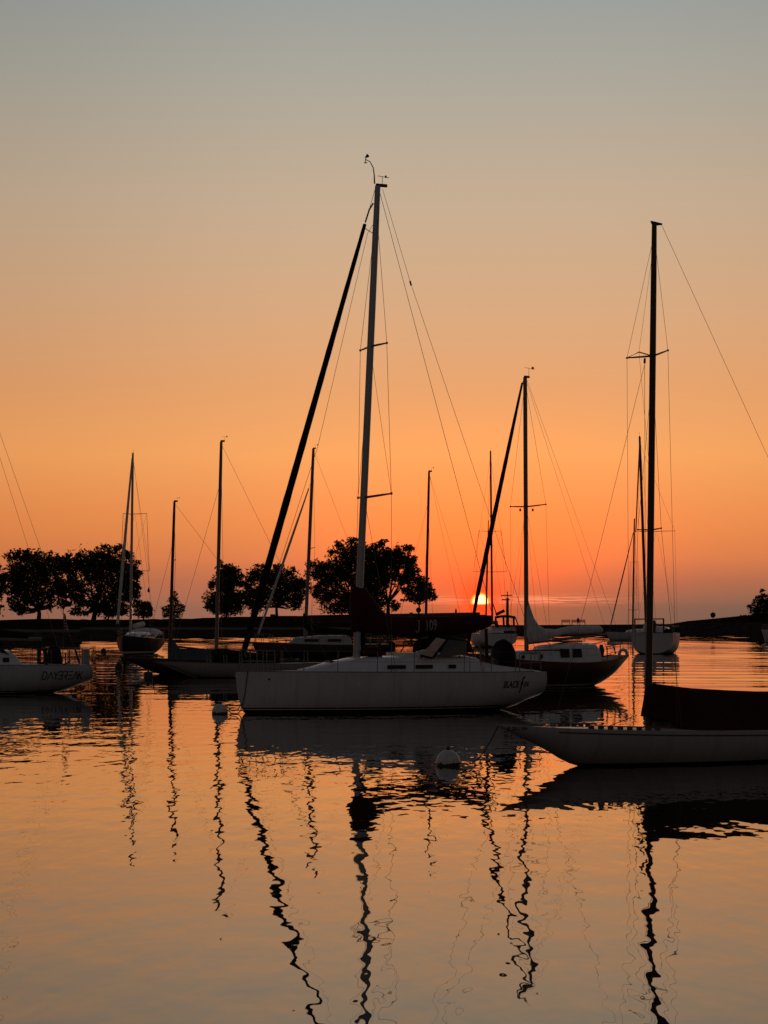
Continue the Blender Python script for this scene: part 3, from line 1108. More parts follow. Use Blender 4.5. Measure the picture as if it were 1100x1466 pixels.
# ---------- 1. the white sloop in the middle (name on the quarter, J 109 on the sail cover)
def boat_white_sloop():
    b = Boat("sailboat", "large white sloop in the centre with J 109 on its dark sail cover", (337.5, 67.6), (757, 71.5))
    L = b.L
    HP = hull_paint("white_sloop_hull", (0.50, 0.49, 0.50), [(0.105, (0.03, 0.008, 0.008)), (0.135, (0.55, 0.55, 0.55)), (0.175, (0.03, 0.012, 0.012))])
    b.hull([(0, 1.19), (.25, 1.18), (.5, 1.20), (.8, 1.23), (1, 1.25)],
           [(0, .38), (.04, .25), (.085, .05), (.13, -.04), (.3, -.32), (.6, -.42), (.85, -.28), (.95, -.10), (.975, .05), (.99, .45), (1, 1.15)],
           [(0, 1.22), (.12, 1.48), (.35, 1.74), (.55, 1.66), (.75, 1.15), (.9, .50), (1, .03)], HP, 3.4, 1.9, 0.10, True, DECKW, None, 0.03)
    # dark gunwale strip
    for sg in (1, -1):
        pts = [b.edge((s - .5) * L, sg, 0.985, 0.012) for s in [i / 40 for i in range(2, 41)]]
        b.part(MB().tube(pts, 0.016, 6), "toe_rail", ALUD)
    # coachroof
    X = lambda px, py=945, y=0: b.cl(px, py, y)
    roof = [(X(426).x, 1.25), (X(445).x, 1.33), (X(470).x, 1.47), (X(505).x, 1.61), (X(540).x, 1.63), (X(600).x, 1.67), (X(652).x, 1.67), (X(670).x, 1.60)]
    wb = [(X(670).x, .98), (X(560).x, 1.02), (X(480).x, .82), (X(426).x, .35)]
    wt = [(X(670).x, .86), (X(560).x, .86), (X(480).x, .62), (X(426).x, .18)]
    cab = b.cabin(roof, wb, wt, WHITE)
    for a, c in ((556, 581), (595.5, 620), (643, 653.5)):
        pA, pB = b.cl(a, 954, 1.0), b.cl(c, 954, 1.0)
        for sg in (1, -1):
            mb = MB()
            ya, yb = interp(wb, pA.x), interp(wb, pB.x)
            z0, z1 = 1.31, 1.42
            ins = lambda z: 0.008 - 0.045 * (z - 1.17) / 0.4
            mb.quad((pA.x, sg * (ya + ins(z0)), z0), (pB.x, sg * (yb + ins(z0)), z0), (pB.x, sg * (yb + ins(z1)), z1), (pA.x, sg * (ya + ins(z1)), z1), 0.02)
            b.part(mb, "cabin_window", GLASS_D, False, cab)
    # forward hatch and red bag on the coachroof
    p = X(480, 944)
    MB().box((p.x, 0, 1.50), (0.5, 0.5, 0.05), Matrix.Rotation(-0.12, 3, 'Y')).build("hatch", GLASS_D, b.root)
    a, c = X(520, 932), X(543, 932)
    b.cover_loft([((a.x, 0.12, 1.80), .12, .18), (((a.x + c.x) / 2, 0.12, 1.82), .17, .24), ((c.x, .12, 1.78), .13, .2)], MAROONC, "sail_bag", 12, 0.12, 4)
    # mast
    mast = b.mast(b.cl(510.5, 946), b.cl(541.0, 266), 0.094, 0.070, ALU)
    MB().box(b.on_mast(t=0.0) + Vector((0, 0, 0.06)), (0.42, 0.34, 0.1)).build("mast_collar", BLACKP, mast)
    b.masthead(0, crane=0.36)
    t = b.mt_
    # curved wind-sensor wand and vane on the masthead
    mb = MB()
    wand = [b.cl(536.5, 263), b.cl(536, 250), b.cl(534.5, 240), b.cl(530, 231.5), b.cl(524, 228.5)]
    mb.tube(wand, [0.025, 0.02, 0.018, 0.015, 0.013], 6)
    mb.tube([b.cl(523.7, 224), b.cl(523.5, 233.5)], 0.014, 6)
    mb.tube([b.cl(523.7, 225.5), b.cl(527, 222.5)], [0.02, 0.06], 6)
    mb.tube([b.cl(521.2, 233), b.cl(526, 233.2)], 0.014, 6)
    b.part(mb, "wind_sensor", BLACKP)
    mb = MB()
    mb.tube([b.cl(547.5, 268), b.cl(547.7, 252.8)], 0.009, 6)
    mb.tube([b.cl(541, 251.8), b.cl(557.5, 254.6)], 0.009, 6)
    mb.box(b.cl(552.6, 253), (0.05, 0.03, 0.07))
    b.part(mb, "wind_vane", BLACKP)
    # furled jib and its stay
    b.furled(b.cl(522.5, 321), b.cl(350, 930), [0.055, 0.075, 0.09, 0.10, 0.112, 0.112, 0.095], BLACKC)
    b.wire([b.cl(523.3, 318), b.cl(529, 300), b.cl(534.5, 291)], 0.026, "furler_swivel", BLACKP)
    b.wire([b.cl(537.5, 270), b.cl(522.5, 322)], 0.010, "halyard")
    b.wire([b.cl(523, 327), b.cl(534, 334)], 0.014, "halyard")
    b.wire([b.cl(349, 931), b.cl(343, 957)], 0.016, "forestay")
    b.wire([b.cl(534, 322), b.cl(526.5, 334), b.cl(455, 640), b.cl(352, 955)], 0.0085, "spinnaker_halyard")
    # spreaders and shrouds
    up, lo = b.on_mast(496.5), b.on_mast(713)
    pu, pl = b.cl(554, 491, 1.02), b.cl(560.5, 706.5, 1.28)
    tu = b.spreader_pair(up, 1.02, up.x - pu.x, pu.z - up.z, 0.032)
    tl = b.spreader_pair(lo, 1.28, lo.x - pl.x, pl.z - lo.z, 0.036)
    foot = b.cl(561, 958, 1.5).x
    b.shrouds(b.on_mast(300), [tu, tl], foot, 0.0095)
    # backstay, topping lift
    b.wire([b.cl(548, 271), b.cl(588, 405), b.cl(776, 957)], 0.009, "backstay")
    b.part(MB().tube([b.cl(587.2, 402), b.cl(589, 409)], 0.03, 6), "backstay_insulator", BLACKP)
    b.wire([b.cl(542.5, 270), b.cl(706, 884)], 0.0105, "topping_lift")
    # sail cover over boom and lower mast
    stn = []
    for px, yt, yb, w in ((502.5, 852, 895, .08), (504, 843, 903, .18), (507, 840, 905, .26), (513, 838.5, 906, .29), (522, 841, 907, .28), (531, 852, 908, .25), (540, 865, 909, .24),
                          (549, 876, 909.5, .23), (558, 881, 910, .22), (580, 883, 911, .21), (605, 883, 912, .20), (640, 882.5, 910, .18),
                          (670, 881.5, 906, .15), (690, 880.8, 902, .12), (703, 881, 896, .07)):
        pt, pb = b.cl(px, yt), b.cl(px, yb)
        stn.append((((pt.x), 0, (pt.z + pb.z) / 2), (pt.z - pb.z) / 2, w))
    cov = b.cover_loft(stn, MAROONC, "sail_cover", 18, 0.035, 2)
    boom = b.part(MB().tube([b.cl(516, 906), b.cl(712, 891)], [0.07, 0.06], 10), "boom", ALUD)
    # white J 109 on the cover
    jp = [(.0, .10), (.015, .035), (.06, .0), (.105, .03), (.125, .10), (.14, .56)]
    jv, jf = [], []
    for (pts_, th_) in ((jp, .026), ([(.075, .56), (.205, .56)], .018)):
        for (xa, ya), (xb, yb) in zip(pts_, pts_[1:]):
            dx_, dy_ = xb - xa, yb - ya
            l_ = math.hypot(dx_, dy_)
            nx_, ny_, ex_, ey_ = -dy_ / l_ * th_, dx_ / l_ * th_, dx_ / l_ * .012, dy_ / l_ * .012
            i0 = len(jv)
            jv += [(xa - ex_ + nx_, ya - ey_ + ny_, 0), (xb + ex_ + nx_, yb + ey_ + ny_, 0), (xb + ex_ - nx_, yb + ey_ - ny_, 0), (xa - ex_ - nx_, ya - ey_ - ny_, 0)]
            jf.append((i0, i0 + 1, i0 + 2, i0 + 3))
    jv = [(x_, y_ * .62, 0) for x_, y_, _ in jv]
    nv, nf = text_poly("109", 0.46, 0.0, 0.008)

    def on_cover(v, f, px, py, w, rot):
        v, f = refine(v, f)
        x0 = min(p_[0] for p_ in v)
        xm = max(p_[0] for p_ in v) - x0
        s0 = b.cl(px, py, 0.2)
        out = []
        for p_ in v:
            X_ = s0.x - (p_[0] - x0) / xm * w
            Z_ = s0.z + p_[1] + (p_[0] - x0) * rot
            cc = [q for q in stn]
            hh = interp(sorted([(q[0][0], q[1]) for q in cc]), X_)
            zc = interp(sorted([(q[0][0], q[0][2]) for q in cc]), X_)
            ww = interp(sorted([(q[0][0], q[2]) for q in cc]), X_)
            kk = max(0.05, 1 - ((Z_ - zc) / hh) ** 2)
            out.append((X_, ww * math.sqrt(kk) * 1.04 + 0.03, Z_))
        return out, f
    for args in ((jv, jf, 594.5, 905.5, 0.185, 0.05), (nv, nf, 610.5, 902.8, 0.36, 0.05)):
        b.part(MB().add(*on_cover(*args)), "lettering", GREYINK, False, cov)
    # vang and dark bundle by the mast
    b.wire([b.cl(524, 938), b.cl(557, 910)], 0.045, "boom_vang", TEAK)
    b.part(MB().tube([b.cl(519.5, 924), b.cl(519, 915), b.cl(518.8, 905)], [0.09, 0.11, 0.11], 8), "halyard_bag", BLACKC)
    # sprayhood
    z0 = 1.66
    fr = b.cl(585, 936).x
    top_f, top_a, aft = b.cl(606, 913), b.cl(640, 911), b.cl(668, 934)
    hood = MB()
    rings = []
    for x, zt, w in ((top_f.x, top_f.z - .02, .80), ((top_f.x + top_a.x) / 2, top_a.z + .03, .88), (top_a.x, top_a.z, .93), (b.cl(658, 914).x, b.cl(658, 914).z, .95)):
        rings.append([Vector((x, w * math.cos(a), zt - 0.42 + 0.42 * math.sin(a) ** 0.7)) for a in [math.pi * i / 12 for i in range(13)]])
    hood.loft([[p_ for p_ in r_] + [p_ * 1 + Vector((0, 0, -0.025)) for p_ in reversed(r_)] for r_ in rings])
    hd = b.part(hood, "sprayhood", BLACKC, True)
    for x0_, x1_, sgx in ((fr, top_f.x, 0), (b.cl(640, 940).x, top_a.x, 0)):
        for sg in (1, -1):
            zt = top_f.z if x1_ == top_f.x else top_a.z
            b.part(MB().tube([(x0_, sg * .9, z0 - 0.05), ((x0_ * .45 + x1_ * .55), sg * .9, z0 + (zt - z0) * .55), (x1_, sg * .78, zt - 0.14)], 0.02, 6), "hood_frame", BLACKP, False, hd)
    # clear side panel of the hood, its sunset glow put into the tan colour
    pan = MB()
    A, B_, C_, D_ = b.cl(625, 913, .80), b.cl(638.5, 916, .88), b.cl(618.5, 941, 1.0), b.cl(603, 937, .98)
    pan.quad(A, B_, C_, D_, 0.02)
    b.part(pan, "hood_side_panel", GLOW_TAN, False, hd)
    b.part(MB().quad(b.cl(638.5, 915, .86), b.cl(641.5, 917, .88), b.cl(621.5, 943, 1.01), b.cl(618.5, 941.5, 1.0), 0.03), "panel_border", BLACKC, False, hd)
    b.part(MB().quad(b.cl(603, 937, .99), b.cl(618.5, 941.2, 1.01), b.cl(619, 943.6, 1.02), b.cl(601, 939.5, 1.0), 0.03), "panel_border", BLACKC, False, hd)
    b.part(MB().quad(b.cl(641, 916, .87), b.cl(668, 918, .93), b.cl(668, 937, .97), b.cl(627, 941, 1.0), 0.02), "hood_side_window", mat("smoky_vinyl", (0.06, 0.045, 0.04), 0.12), False, hd)
    MB().box((fr + 0.15, 0, 1.70), (0.55, 1.5, 0.18)).build("companionway_garage", WHITE, b.root)
    # cockpit: coaming, winches, covered wheel and pedestal
    cx0, cx1 = b.cl(672, 955).x, b.cl(748, 955).x
    for sg in (1, -1):
        co = MB()
        co.loft([[Vector((x, sg * (w + .10), 1.14)), Vector((x, sg * (w + .07), 1.14 + h)), Vector((x, sg * (w - .12), 1.14 + h)), Vector((x, sg * (w - .16), 1.14))]
                 for x, w, h in ((cx0, 1.0, .34), (b.cl(690, 950).x, 1.05, .25), (b.cl(722, 950).x, 1.05, .16), (cx1, .98, .06))])
        b.part(co, "cockpit_coaming", WHITE)
        for px in (676, 690):
            x = b.cl(px, 948).x
            MB().lathe([(.085, 0), (.09, .05), (.06, .10), (.07, .18), (.075, .2), (.02, .21)], (x, sg * .98, 1.40 if px < 680 else 1.36), 12).build("winch", BLACKP, b.root, True)
    wc = b.cl(720.5, 950)
    wh = MB()
    rings = []
    for dx, rr_ in ((-.16, .60), (-.12, .71), (0, .76), (.12, .71), (.16, .60)):
        rings.append([Vector((wc.x + dx, rr_ * math.cos(a), 1.43 + rr_ * math.sin(a))) for a in [2 * math.pi * i / 22 for i in range(22)]])
    wh.loft(rings)
    b.part(wh, "wheel_cover", BLACKC, True)
    MB().box((wc.x + .26, 0, 1.15), (.2, .2, .9)).build("binnacle", BLACKP, b.root)
    # rails
    b.lifelines([b.cl(px, 950).x for px in (392, 420, 462, 512, 562, 632, 640, 672, 709)], 0.62)
    b.pulpit(b.cl(385, 950).x, b.cl(341, 950).x, 0.62)
    b.pulpit(b.cl(716, 950).x, b.cl(752, 955).x, 0.55, 0.016, "pushpit")
    # horseshoe ring and outboard bits in the cockpit
    hs = MB()
    cpt = b.cl(683, 934, 0.6)
    hs.tube([cpt + Vector((.13 * math.cos(a), 0, .22 * math.sin(a))) for a in [math.pi * (-.25 + 1.5 * i / 10) for i in range(11)]], 0.03, 7)
    b.part(hs, "lifebuoy", ALUD)
    b.part(MB().tube([b.cl(698, 958, .4), b.cl(696, 900, .4)], [.06, .05], 8), "furled_ensign", MAROONC)
    # anchor hole and bow line on the topsides
    p_ = b.cl(383, 968, .3)
    MB().tube([(p_.x, b.hb(p_.x, 1.02) - .02, 1.02), (p_.x, b.hb(p_.x, 1.02) + .012, 1.02)], 0.035, 10).build("fairlead", BLACKP, b.root)
    ln = []
    for px, py in ((354, 961), (352.5, 975), (351, 992), (348.5, 1006), (346.5, 1018)):
        q = b.cl(px, py, .15)
        ln.append((q.x, b.hb(q.x, q.z) + .03, q.z))
    b.part(MB().tube(ln, 0.014, 6), "bow_line", ROPE)
    # name on the quarter
    v1, f1 = text_poly("BLACK", 0.30, 0.30, 0.006)
    v2, f2 = text_poly("f", 0.72, 0.35, 0.006)
    v3, f3 = text_poly("IN", 0.23, 0.30, 0.004)
    w1 = max(p_[0] for p_ in v1)
    mb_v, mb_f = [], []
    for (v, f, ox, oy, kx) in ((v1, f1, 0, 0, .92), (v2, f2, w1 * .92 + .00, -.16, .80), (v3, f3, w1 * .92 + .235, .03, 1.1)):
        o_ = len(mb_v)
        xm = min(p_[0] for p_ in v)
        mb_v += [((p_[0] - (xm if v is not v1 else 0)) * kx + ox, p_[1] + oy, 0) for p_ in v]
        mb_f += [tuple(i + o_ for i in ff) for ff in f]
    b.side_text("", 0, 717.5, 984.5, 1.35, INK, polys=(mb_v, mb_f), width=0.96)
    return b


SLOOP = boat_white_sloop()


# ---------- 2. near boat at the right with the long bow overhang
def boat_near():
    b = Boat("sailboat", "low white daysailer with long overhanging bow and brown boom tent, nearest boat", (711, 42.4), (1262, 46.6))
    L = b.L
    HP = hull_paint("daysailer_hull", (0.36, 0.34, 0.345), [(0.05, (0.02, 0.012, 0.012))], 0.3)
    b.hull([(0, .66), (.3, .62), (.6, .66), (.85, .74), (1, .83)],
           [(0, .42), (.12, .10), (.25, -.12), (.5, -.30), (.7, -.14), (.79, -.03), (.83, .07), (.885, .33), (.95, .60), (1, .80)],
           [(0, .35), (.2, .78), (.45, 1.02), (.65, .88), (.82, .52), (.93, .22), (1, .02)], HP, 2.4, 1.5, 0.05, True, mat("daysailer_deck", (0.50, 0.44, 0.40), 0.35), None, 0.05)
    # dark sheer line below the rail
    for sg in (1, -1):
        pts = []
        for i in range(2, 36):
            s = i / 40
            x = (s - .5) * L
            z = interp(b.sh, s) - 0.085
            pts.append((x, sg * (b.hb(x, z) + .004), z))
        b.part(MB().tube(pts, 0.011, 6), "sheer_stripe", BLACKP)
    # slotted toe rail on both foredeck edges
    for sg, a, c, off in ((1, 822, 918, 0.0), (-1, 806, 884, 0.5)):
        mb = MB()
        xa, xc = b.cl(a, 1040).x, b.cl(c, 1040).x
        n = int((xa - xc) / 0.185)
        for i in range(n):
            x0 = xa - (i + off * 0.3) * 0.185
            p0, p1 = b.edge(x0, sg, .95), b.edge(x0 - 0.105, sg, .95)
            mb.quad(p0, p1, p1 + Vector((0, 0, .055)), p0 + Vector((0, 0, .055)), 0.03)
        p0, p1 = b.edge(xa, sg, .95, .06), b.edge(xc, sg, .95, .06)
        mb.tube([p0, p0.lerp(p1, .5) + Vector((0, sg * .01, 0)), p1], 0.011, 6)
        b.part(mb, "slotted_toe_rail", TEAK)
    # mast and rig
    b.mast(b.cl(928.5, 1044), b.cl(937, 319), 0.058, 0.042, DARKSPAR, flat=1.2)
    t = b.mt_
    mb = MB()
    mb.quad(t + Vector((.08, 0, .03)), t + Vector((-.17, 0, .0)), t + Vector((-.17, 0, -.03)), t + Vector((.03, 0, -.06)), 0.05)
    b.part(mb, "masthead_crane", BLACKP)
    up, lo = b.on_mast(510), b.on_mast(759)
    tu = b.spreader_pair(up, .70, -.13, .03, .018, DARKSPAR)
    tl = b.spreader_pair(lo, .40, -.03, .02, .014, DARKSPAR)
    fx = b.cl(935, 1045).x
    b.shrouds(b.on_mast(335), [tu], fx, 0.005, False)
    b.shrouds(b.on_mast(530), [tl], fx - .1, 0.005, False)
    # forward strut for the jumper stay
    jt = b.cl(915, 504, -.1)
    b.part(MB().tube([up, jt, tu[1]], .012, 6), "jumper_strut", DARKSPAR)
    b.wire([b.on_mast(345), jt, b.on_mast(700)], 0.004, "jumper_stay")
    b.wire([b.cl(923.5, 520), b.cl(842, 850), b.cl(792, 1042)], 0.0055, "forestay")
    b.part(MB().tube([b.cl(923.4, 513), b.cl(923, 520)], .022, 8), "halyard_block", BLACKP)
    b.wire([b.cl(923, 520), b.cl(925, 1030)], 0.006, "halyard")
    b.wire([b.cl(947, 321), b.cl(1280, 1048)], 0.0055, "backstay")
    # boom tent
    stn = []
    for px, top in ((924, 978), (940, 979.5), (1000, 984), (1060, 988), (1110, 992), (1200, 998), (1262, 1004)):
        stn.append(px)
    rings = []
    lows = [(920, 1027.5), (932, 1029), (945, 1032), (952, 1040), (962, 1048), (1000, 1050), (1100, 1052), (1260, 1052)]
    tops = [(920, 1024), (923, 1004), (926, 978), (940, 979), (985, 985), (1040, 988), (1100, 990.5), (1200, 996), (1262, 1004)]
    rnd = random.Random(5)
    for px in (920, 922, 924, 926.5, 930, 936, 944, 952, 962, 975, 990, 1005, 1022, 1040, 1060, 1080, 1100, 1130, 1160, 1200, 1240, 1262):
        pt, pb = b.cl(px, interp(tops, px)), b.cl(px, interp(lows, px), .55)
        w = interp([(920, .02), (928, .16), (945, .42), (965, .78), (1000, .86), (1150, .86), (1262, .5)], px)
        sagk = 0.03 * math.sin(px * .11)
        ring = []
        for t_ in (0, .12, .3, .5, .7, .88, 1):
            z = pt.z + (pb.z - pt.z) * t_
            y = w * (t_ ** 0.85) * (1 - 0.16 * math.sin(math.pi * t_)) + 0.03 + rnd.uniform(-.008, .008)
            ring.append(Vector((pt.x, y + sagk * math.sin(math.pi * t_), z)))
        ring = ring + [Vector((p.x, -p.y, p.z)) for p in reversed(ring)]
        rings.append(ring)
    b.part(MB().loft(rings), "boom_tent", BROWNC, True)
    b.part(MB().tube([b.cl(930, 1000), b.cl(1270, 1010)], .05, 8), "boom", DARKSPAR)
    # tack line of the cover, small cleats, coaming triangle
    b.wire([b.cl(872, 1039.5, .1), b.cl(912, 1024, .1)], 0.008, "tent_line", ROPE)
    p = b.cl(945, 1042)
    mb = MB()
    A, B_, C_ = b.cl(937, 1044), b.cl(950, 1030.5), b.cl(957, 1044)
    mb.loft([[Vector((q.x, y, q.z)) for q in (A, B_, C_)] for y in (.35, -.35)])
    b.part(mb, "splash_coaming", TEAK)
    p = b.cl(934, 1036)
    b.part(MB().tube([b.cl(936, 1034, .08), b.cl(936.5, 1040, .08)], .02, 6), "mast_winch", STEEL)
    for px in (775, 790):
        q = b.cl(px, 1040)
        MB().box((q.x, .05, interp(b.sh, q.x / L + .5) + .04), (.12, .03, .04)).build("cleat", STEEL, b.root)
    b.side_text("IL 2511 PH", 0.105, 733, 1046.5, .22, INK, 0.0, width=.345, offset=0.002)
    return b


NEAR = boat_near()


# ---------- 3. white sloop at the left edge with the name on its quarter
def boat_left_edge():
    st = Vector(((120 - 550) / F * 88.0, 88.0))
    bw = st + Vector((-math.cos(R(24)), -math.sin(R(24)))) * 10.6
    b = Boat("sailboat", "white sloop at the left edge with DAYBREAK lettered on its quarter", (550 + F * bw.x / bw.y, bw.y), (120, 88.0))
    L = b.L
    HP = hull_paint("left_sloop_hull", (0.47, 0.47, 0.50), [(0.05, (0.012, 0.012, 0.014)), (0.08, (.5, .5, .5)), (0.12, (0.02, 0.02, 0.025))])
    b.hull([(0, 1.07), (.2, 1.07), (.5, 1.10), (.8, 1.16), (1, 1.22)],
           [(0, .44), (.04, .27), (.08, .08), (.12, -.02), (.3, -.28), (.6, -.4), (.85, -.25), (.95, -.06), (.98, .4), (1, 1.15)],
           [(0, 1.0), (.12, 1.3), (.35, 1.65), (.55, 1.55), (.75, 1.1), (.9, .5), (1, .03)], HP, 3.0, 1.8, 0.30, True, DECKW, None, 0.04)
    for sg in (1, -1):
        b.part(MB().tube([b.edge((i / 40 - .5) * L, sg, .985, .012) for i in range(2, 41)], 0.016, 6), "toe_rail", ALUD)
    X = lambda px: b.cl(px, 950).x
    roof = [(X(-160), 1.14), (X(-120), 1.35), (X(-60), 1.55), (X(-10), 1.62), (X(10), 1.60), (X(18), 1.40), (X(26), 1.10)]
    wb = [(X(26), .85), (X(-60), .95), (X(-160), .3)]
    cab = b.cabin(roof, wb, [(x, w * .82) for x, w in wb], WHITE)
    for a, c in ((5, 14), (-34, -8)):
        pA, pB = b.cl(a, 948, .92), b.cl(c, 948, .92)
        for sg in (1, -1):
            ya, yb = interp(wb, pA.x), interp(wb, pB.x)
            ins = lambda z: .012 - .06 * (z - 1.0) / .5
            b.part(MB().quad((pA.x, sg * (ya + ins(1.2)), 1.2), (pB.x, sg * (yb + ins(1.2)), 1.2), (pB.x, sg * (yb + ins(1.36)), 1.36), (pA.x, sg * (ya + ins(1.36)), 1.36), .02),
                   "cabin_window", GLASS_D, False, cab)
    # folded sprayhood lumps on the roof
    b.cover_loft([(b.cl(-8, 934), .12, .7), (b.cl(0, 933.5), .16, .75), (b.cl(6, 937), .1, .7)], BLACKC, "folded_sprayhood", 12, .15, 3)
    b.cover_loft([(b.cl(9, 936), .08, .4), (b.cl(13, 934.5), .15, .45), (b.cl(17, 940), .08, .4)], BLACKC, "rope_bag", 12, .15, 5)
    # covered wheel, outboard bracket bits, stern box
    mb = MB()
    rings = []
    for zt, w, d in ((1.0, .30, .62), (1.3, .27, .60), (1.55, .24, .50), (1.72, .20, .35), (1.80, .17, .18)):
        c = b.cl(78, 940)
        rings.append([Vector((c.x + w * math.cos(a), d * math.sin(a), zt)) for a in [2 * math.pi * i / 16 for i in range(16)]])
    b.part(MB().loft(rings), "wheel_cover", BLACKC, True)
    c = b.cl(62, 945)
    b.part(MB().tube([(c.x, .3, .9), (c.x, .3, 1.45), (c.x + .02, .3, 1.72)], [.09, .07, .11], 8), "outboard_motor", BLACKP)
    c = b.cl(55, 950)
    b.part(MB().box((c.x, .5, 1.08), (.28, .3, .22)), "winch_bag", BLACKC)
    c = b.cl(120.5, 935)
    MB().box((c.x, .2, 1.35), (.24, .32, .62)).build("stern_locker", mat("pale_locker", (.30, .31, .33), .5), b.root)
    for px, dz in ((90, 1.55), (95, 1.62)):
        q = b.cl(px, 940)
        b.part(MB().tube([(q.x, .4, .9), (q.x, .4, dz)], .03, 7), "pushpit_post", STEEL)
    b.part(MB().tube([b.cl(114, 950, .5), b.cl(108, 930, .5), b.cl(107, 928, .5)], .035, 6), "rail_strut", BLACKP)
    pts = [b.cl(62, 946, 1.0), b.cl(66, 951, 1.02), b.cl(74, 954, 1.02), b.cl(86, 953.5, 1.02), b.cl(95, 950, 1.0), b.cl(101, 946, .95)]
    b.part(MB().tube(pts, .03, 6), "fender_rope", ROPE)
    b.pulpit(X(88), X(127), .62, .014, "pushpit")
    b.lifelines([X(px) for px in (-120, -70, -20, 30, 60, 88)], .6)
    # mast stands outside the frame; its two backstay legs come down to the stern
    bm = b.cl(-118, 930)
    b.mast((bm.x, 0, 1.5), b.cl(-72, 250), .11, .08, ALU)
    top = b.mt_
    b.wire([b.cl(-72, 252), b.cl(0, 655), b.cl(40, 782), b.cl(71, 886), b.cl(88, 944)], .008, "backstay")
    b.wire([b.cl(-72, 256), b.cl(0, 620), b.cl(58, 785), b.cl(89, 876), b.cl(112, 945)], .008, "backstay")
    b.part(MB().tube([b.cl(-116, 912), b.cl(60, 915)], .07, 8), "boom", ALUD)
    b.cover_loft([(b.cl(-116, 898), .3, .2), (b.cl(-40, 904), .22, .18), (b.cl(40, 910), .12, .12)], BLACKC, "sail_cover", 12, .05, 7)
    # blue and red flag hanging from the stern staff
    stf = b.part(MB().tube([b.cl(90, 948, .1), b.cl(91, 872, .1)], .014, 6), "flagstaff", TEAK)

    def fl(k, tc, c):
        z = k.n('ShaderNodeSeparateXYZ', {0: tc.outputs['Object']}).outputs[2]
        w = k.m('GREATER_THAN', k.m('SINE', k.m('MULTIPLY', z, 55.0)), 0.0)
        red = k.mix(w, (.25, .02, .02, 1), (.45, .42, .42, 1))
        return k.mix(k.m('GREATER_THAN', z, 2.86), red, (.03, .025, .12, 1))
    FM = mat("flag_cloth", (.03, .025, .12), .8, 0, .2, 5, .5, fl)
    rings = []
    for i in range(9):
        t_ = i / 8
        z = 3.06 - t_ * .62
        x0 = b.cl(91, 880, .1).x
        rings.append([Vector((x0 - .02 - (.06 + .12 * t_) * j / 5, .1 + .05 * math.sin(j * 1.9 + t_), z - .06 * j / 5)) for j in range(6)])
    mb = MB()
    mb.loft([r_ + [p_ + Vector((0, .012, 0)) for p_ in reversed(r_)] for r_ in rings])
    b.part(mb, "flag", FM, True, stf)
    # stylised name, drawn as strokes
    strokes, xo = [], 0.0
    h = .36

    def seg(pts):
        strokes.append(pts)
    glyphs = [("D", .30), ("A", .30), ("Y", .28), ("B", .26), ("R", .26), ("E", .28), ("A", .30), ("K", .26)]
    for g_, w in glyphs:
        x = xo
        if g_ == "D":
            seg([(x, 0), (x, h)]); seg([(x, h), (x + .14, h), (x + .23, h * .7), (x + .23, h * .3), (x + .14, 0), (x, 0)])
        elif g_ == "A":
            seg([(x, 0), (x + .13, h), (x + .26, 0)])
        elif g_ == "Y":
            seg([(x, h), (x + .12, h * .5), (x + .24, h)]); seg([(x + .12, h * .5), (x + .12, 0)])
        elif g_ == "B":
            seg([(x + .02, h), (x + .2, h), (x + .2, h * .55), (x + .04, h * .5)]); seg([(x + .2, h * .5), (x + .2, 0), (x + .0, 0)])
        elif g_ == "R":
            seg([(x, h), (x + .2, h), (x + .2, h * .5), (x + .06, h * .5)]); seg([(x + .08, h * .42), (x + .2, 0)])
        elif g_ == "E":
            for zz in (0.0, .5, 1.0):
                seg([(x + .02, h * zz), (x + .22, h * zz)])
        elif g_ == "K":
            seg([(x, 0), (x, h)]); seg([(x + .2, h), (x + .05, h * .5), (x + .21, 0)])
        xo += w
    v, f = [], []
    th = .024
    for pts in strokes:
        for (x0, y0), (x1, y1) in zip(pts, pts[1:]):
            dx, dy = x1 - x0, y1 - y0
            l_ = math.hypot(dx, dy)
            nx, ny = -dy / l_ * th, dx / l_ * th
            ex, ey = dx / l_ * th * .6, dy / l_ * th * .6
            i0 = len(v)
            v += [(x0 - ex + nx, y0 - ey + ny, 0), (x1 + ex + nx, y1 + ey + ny, 0), (x1 + ex - nx, y1 + ey - ny, 0), (x0 - ex - nx, y0 - ey - ny, 0)]
            f.append((i0, i0 + 1, i0 + 2, i0 + 3))
    v = [(x_ + y_ * .12, y_ * .78, 0) for x_, y_, _ in v]
    b.side_text("", 0, 58.5, 972.5, 1.25, INK, polys=(v, f), width=1.72)
    return b


boat_left_edge()


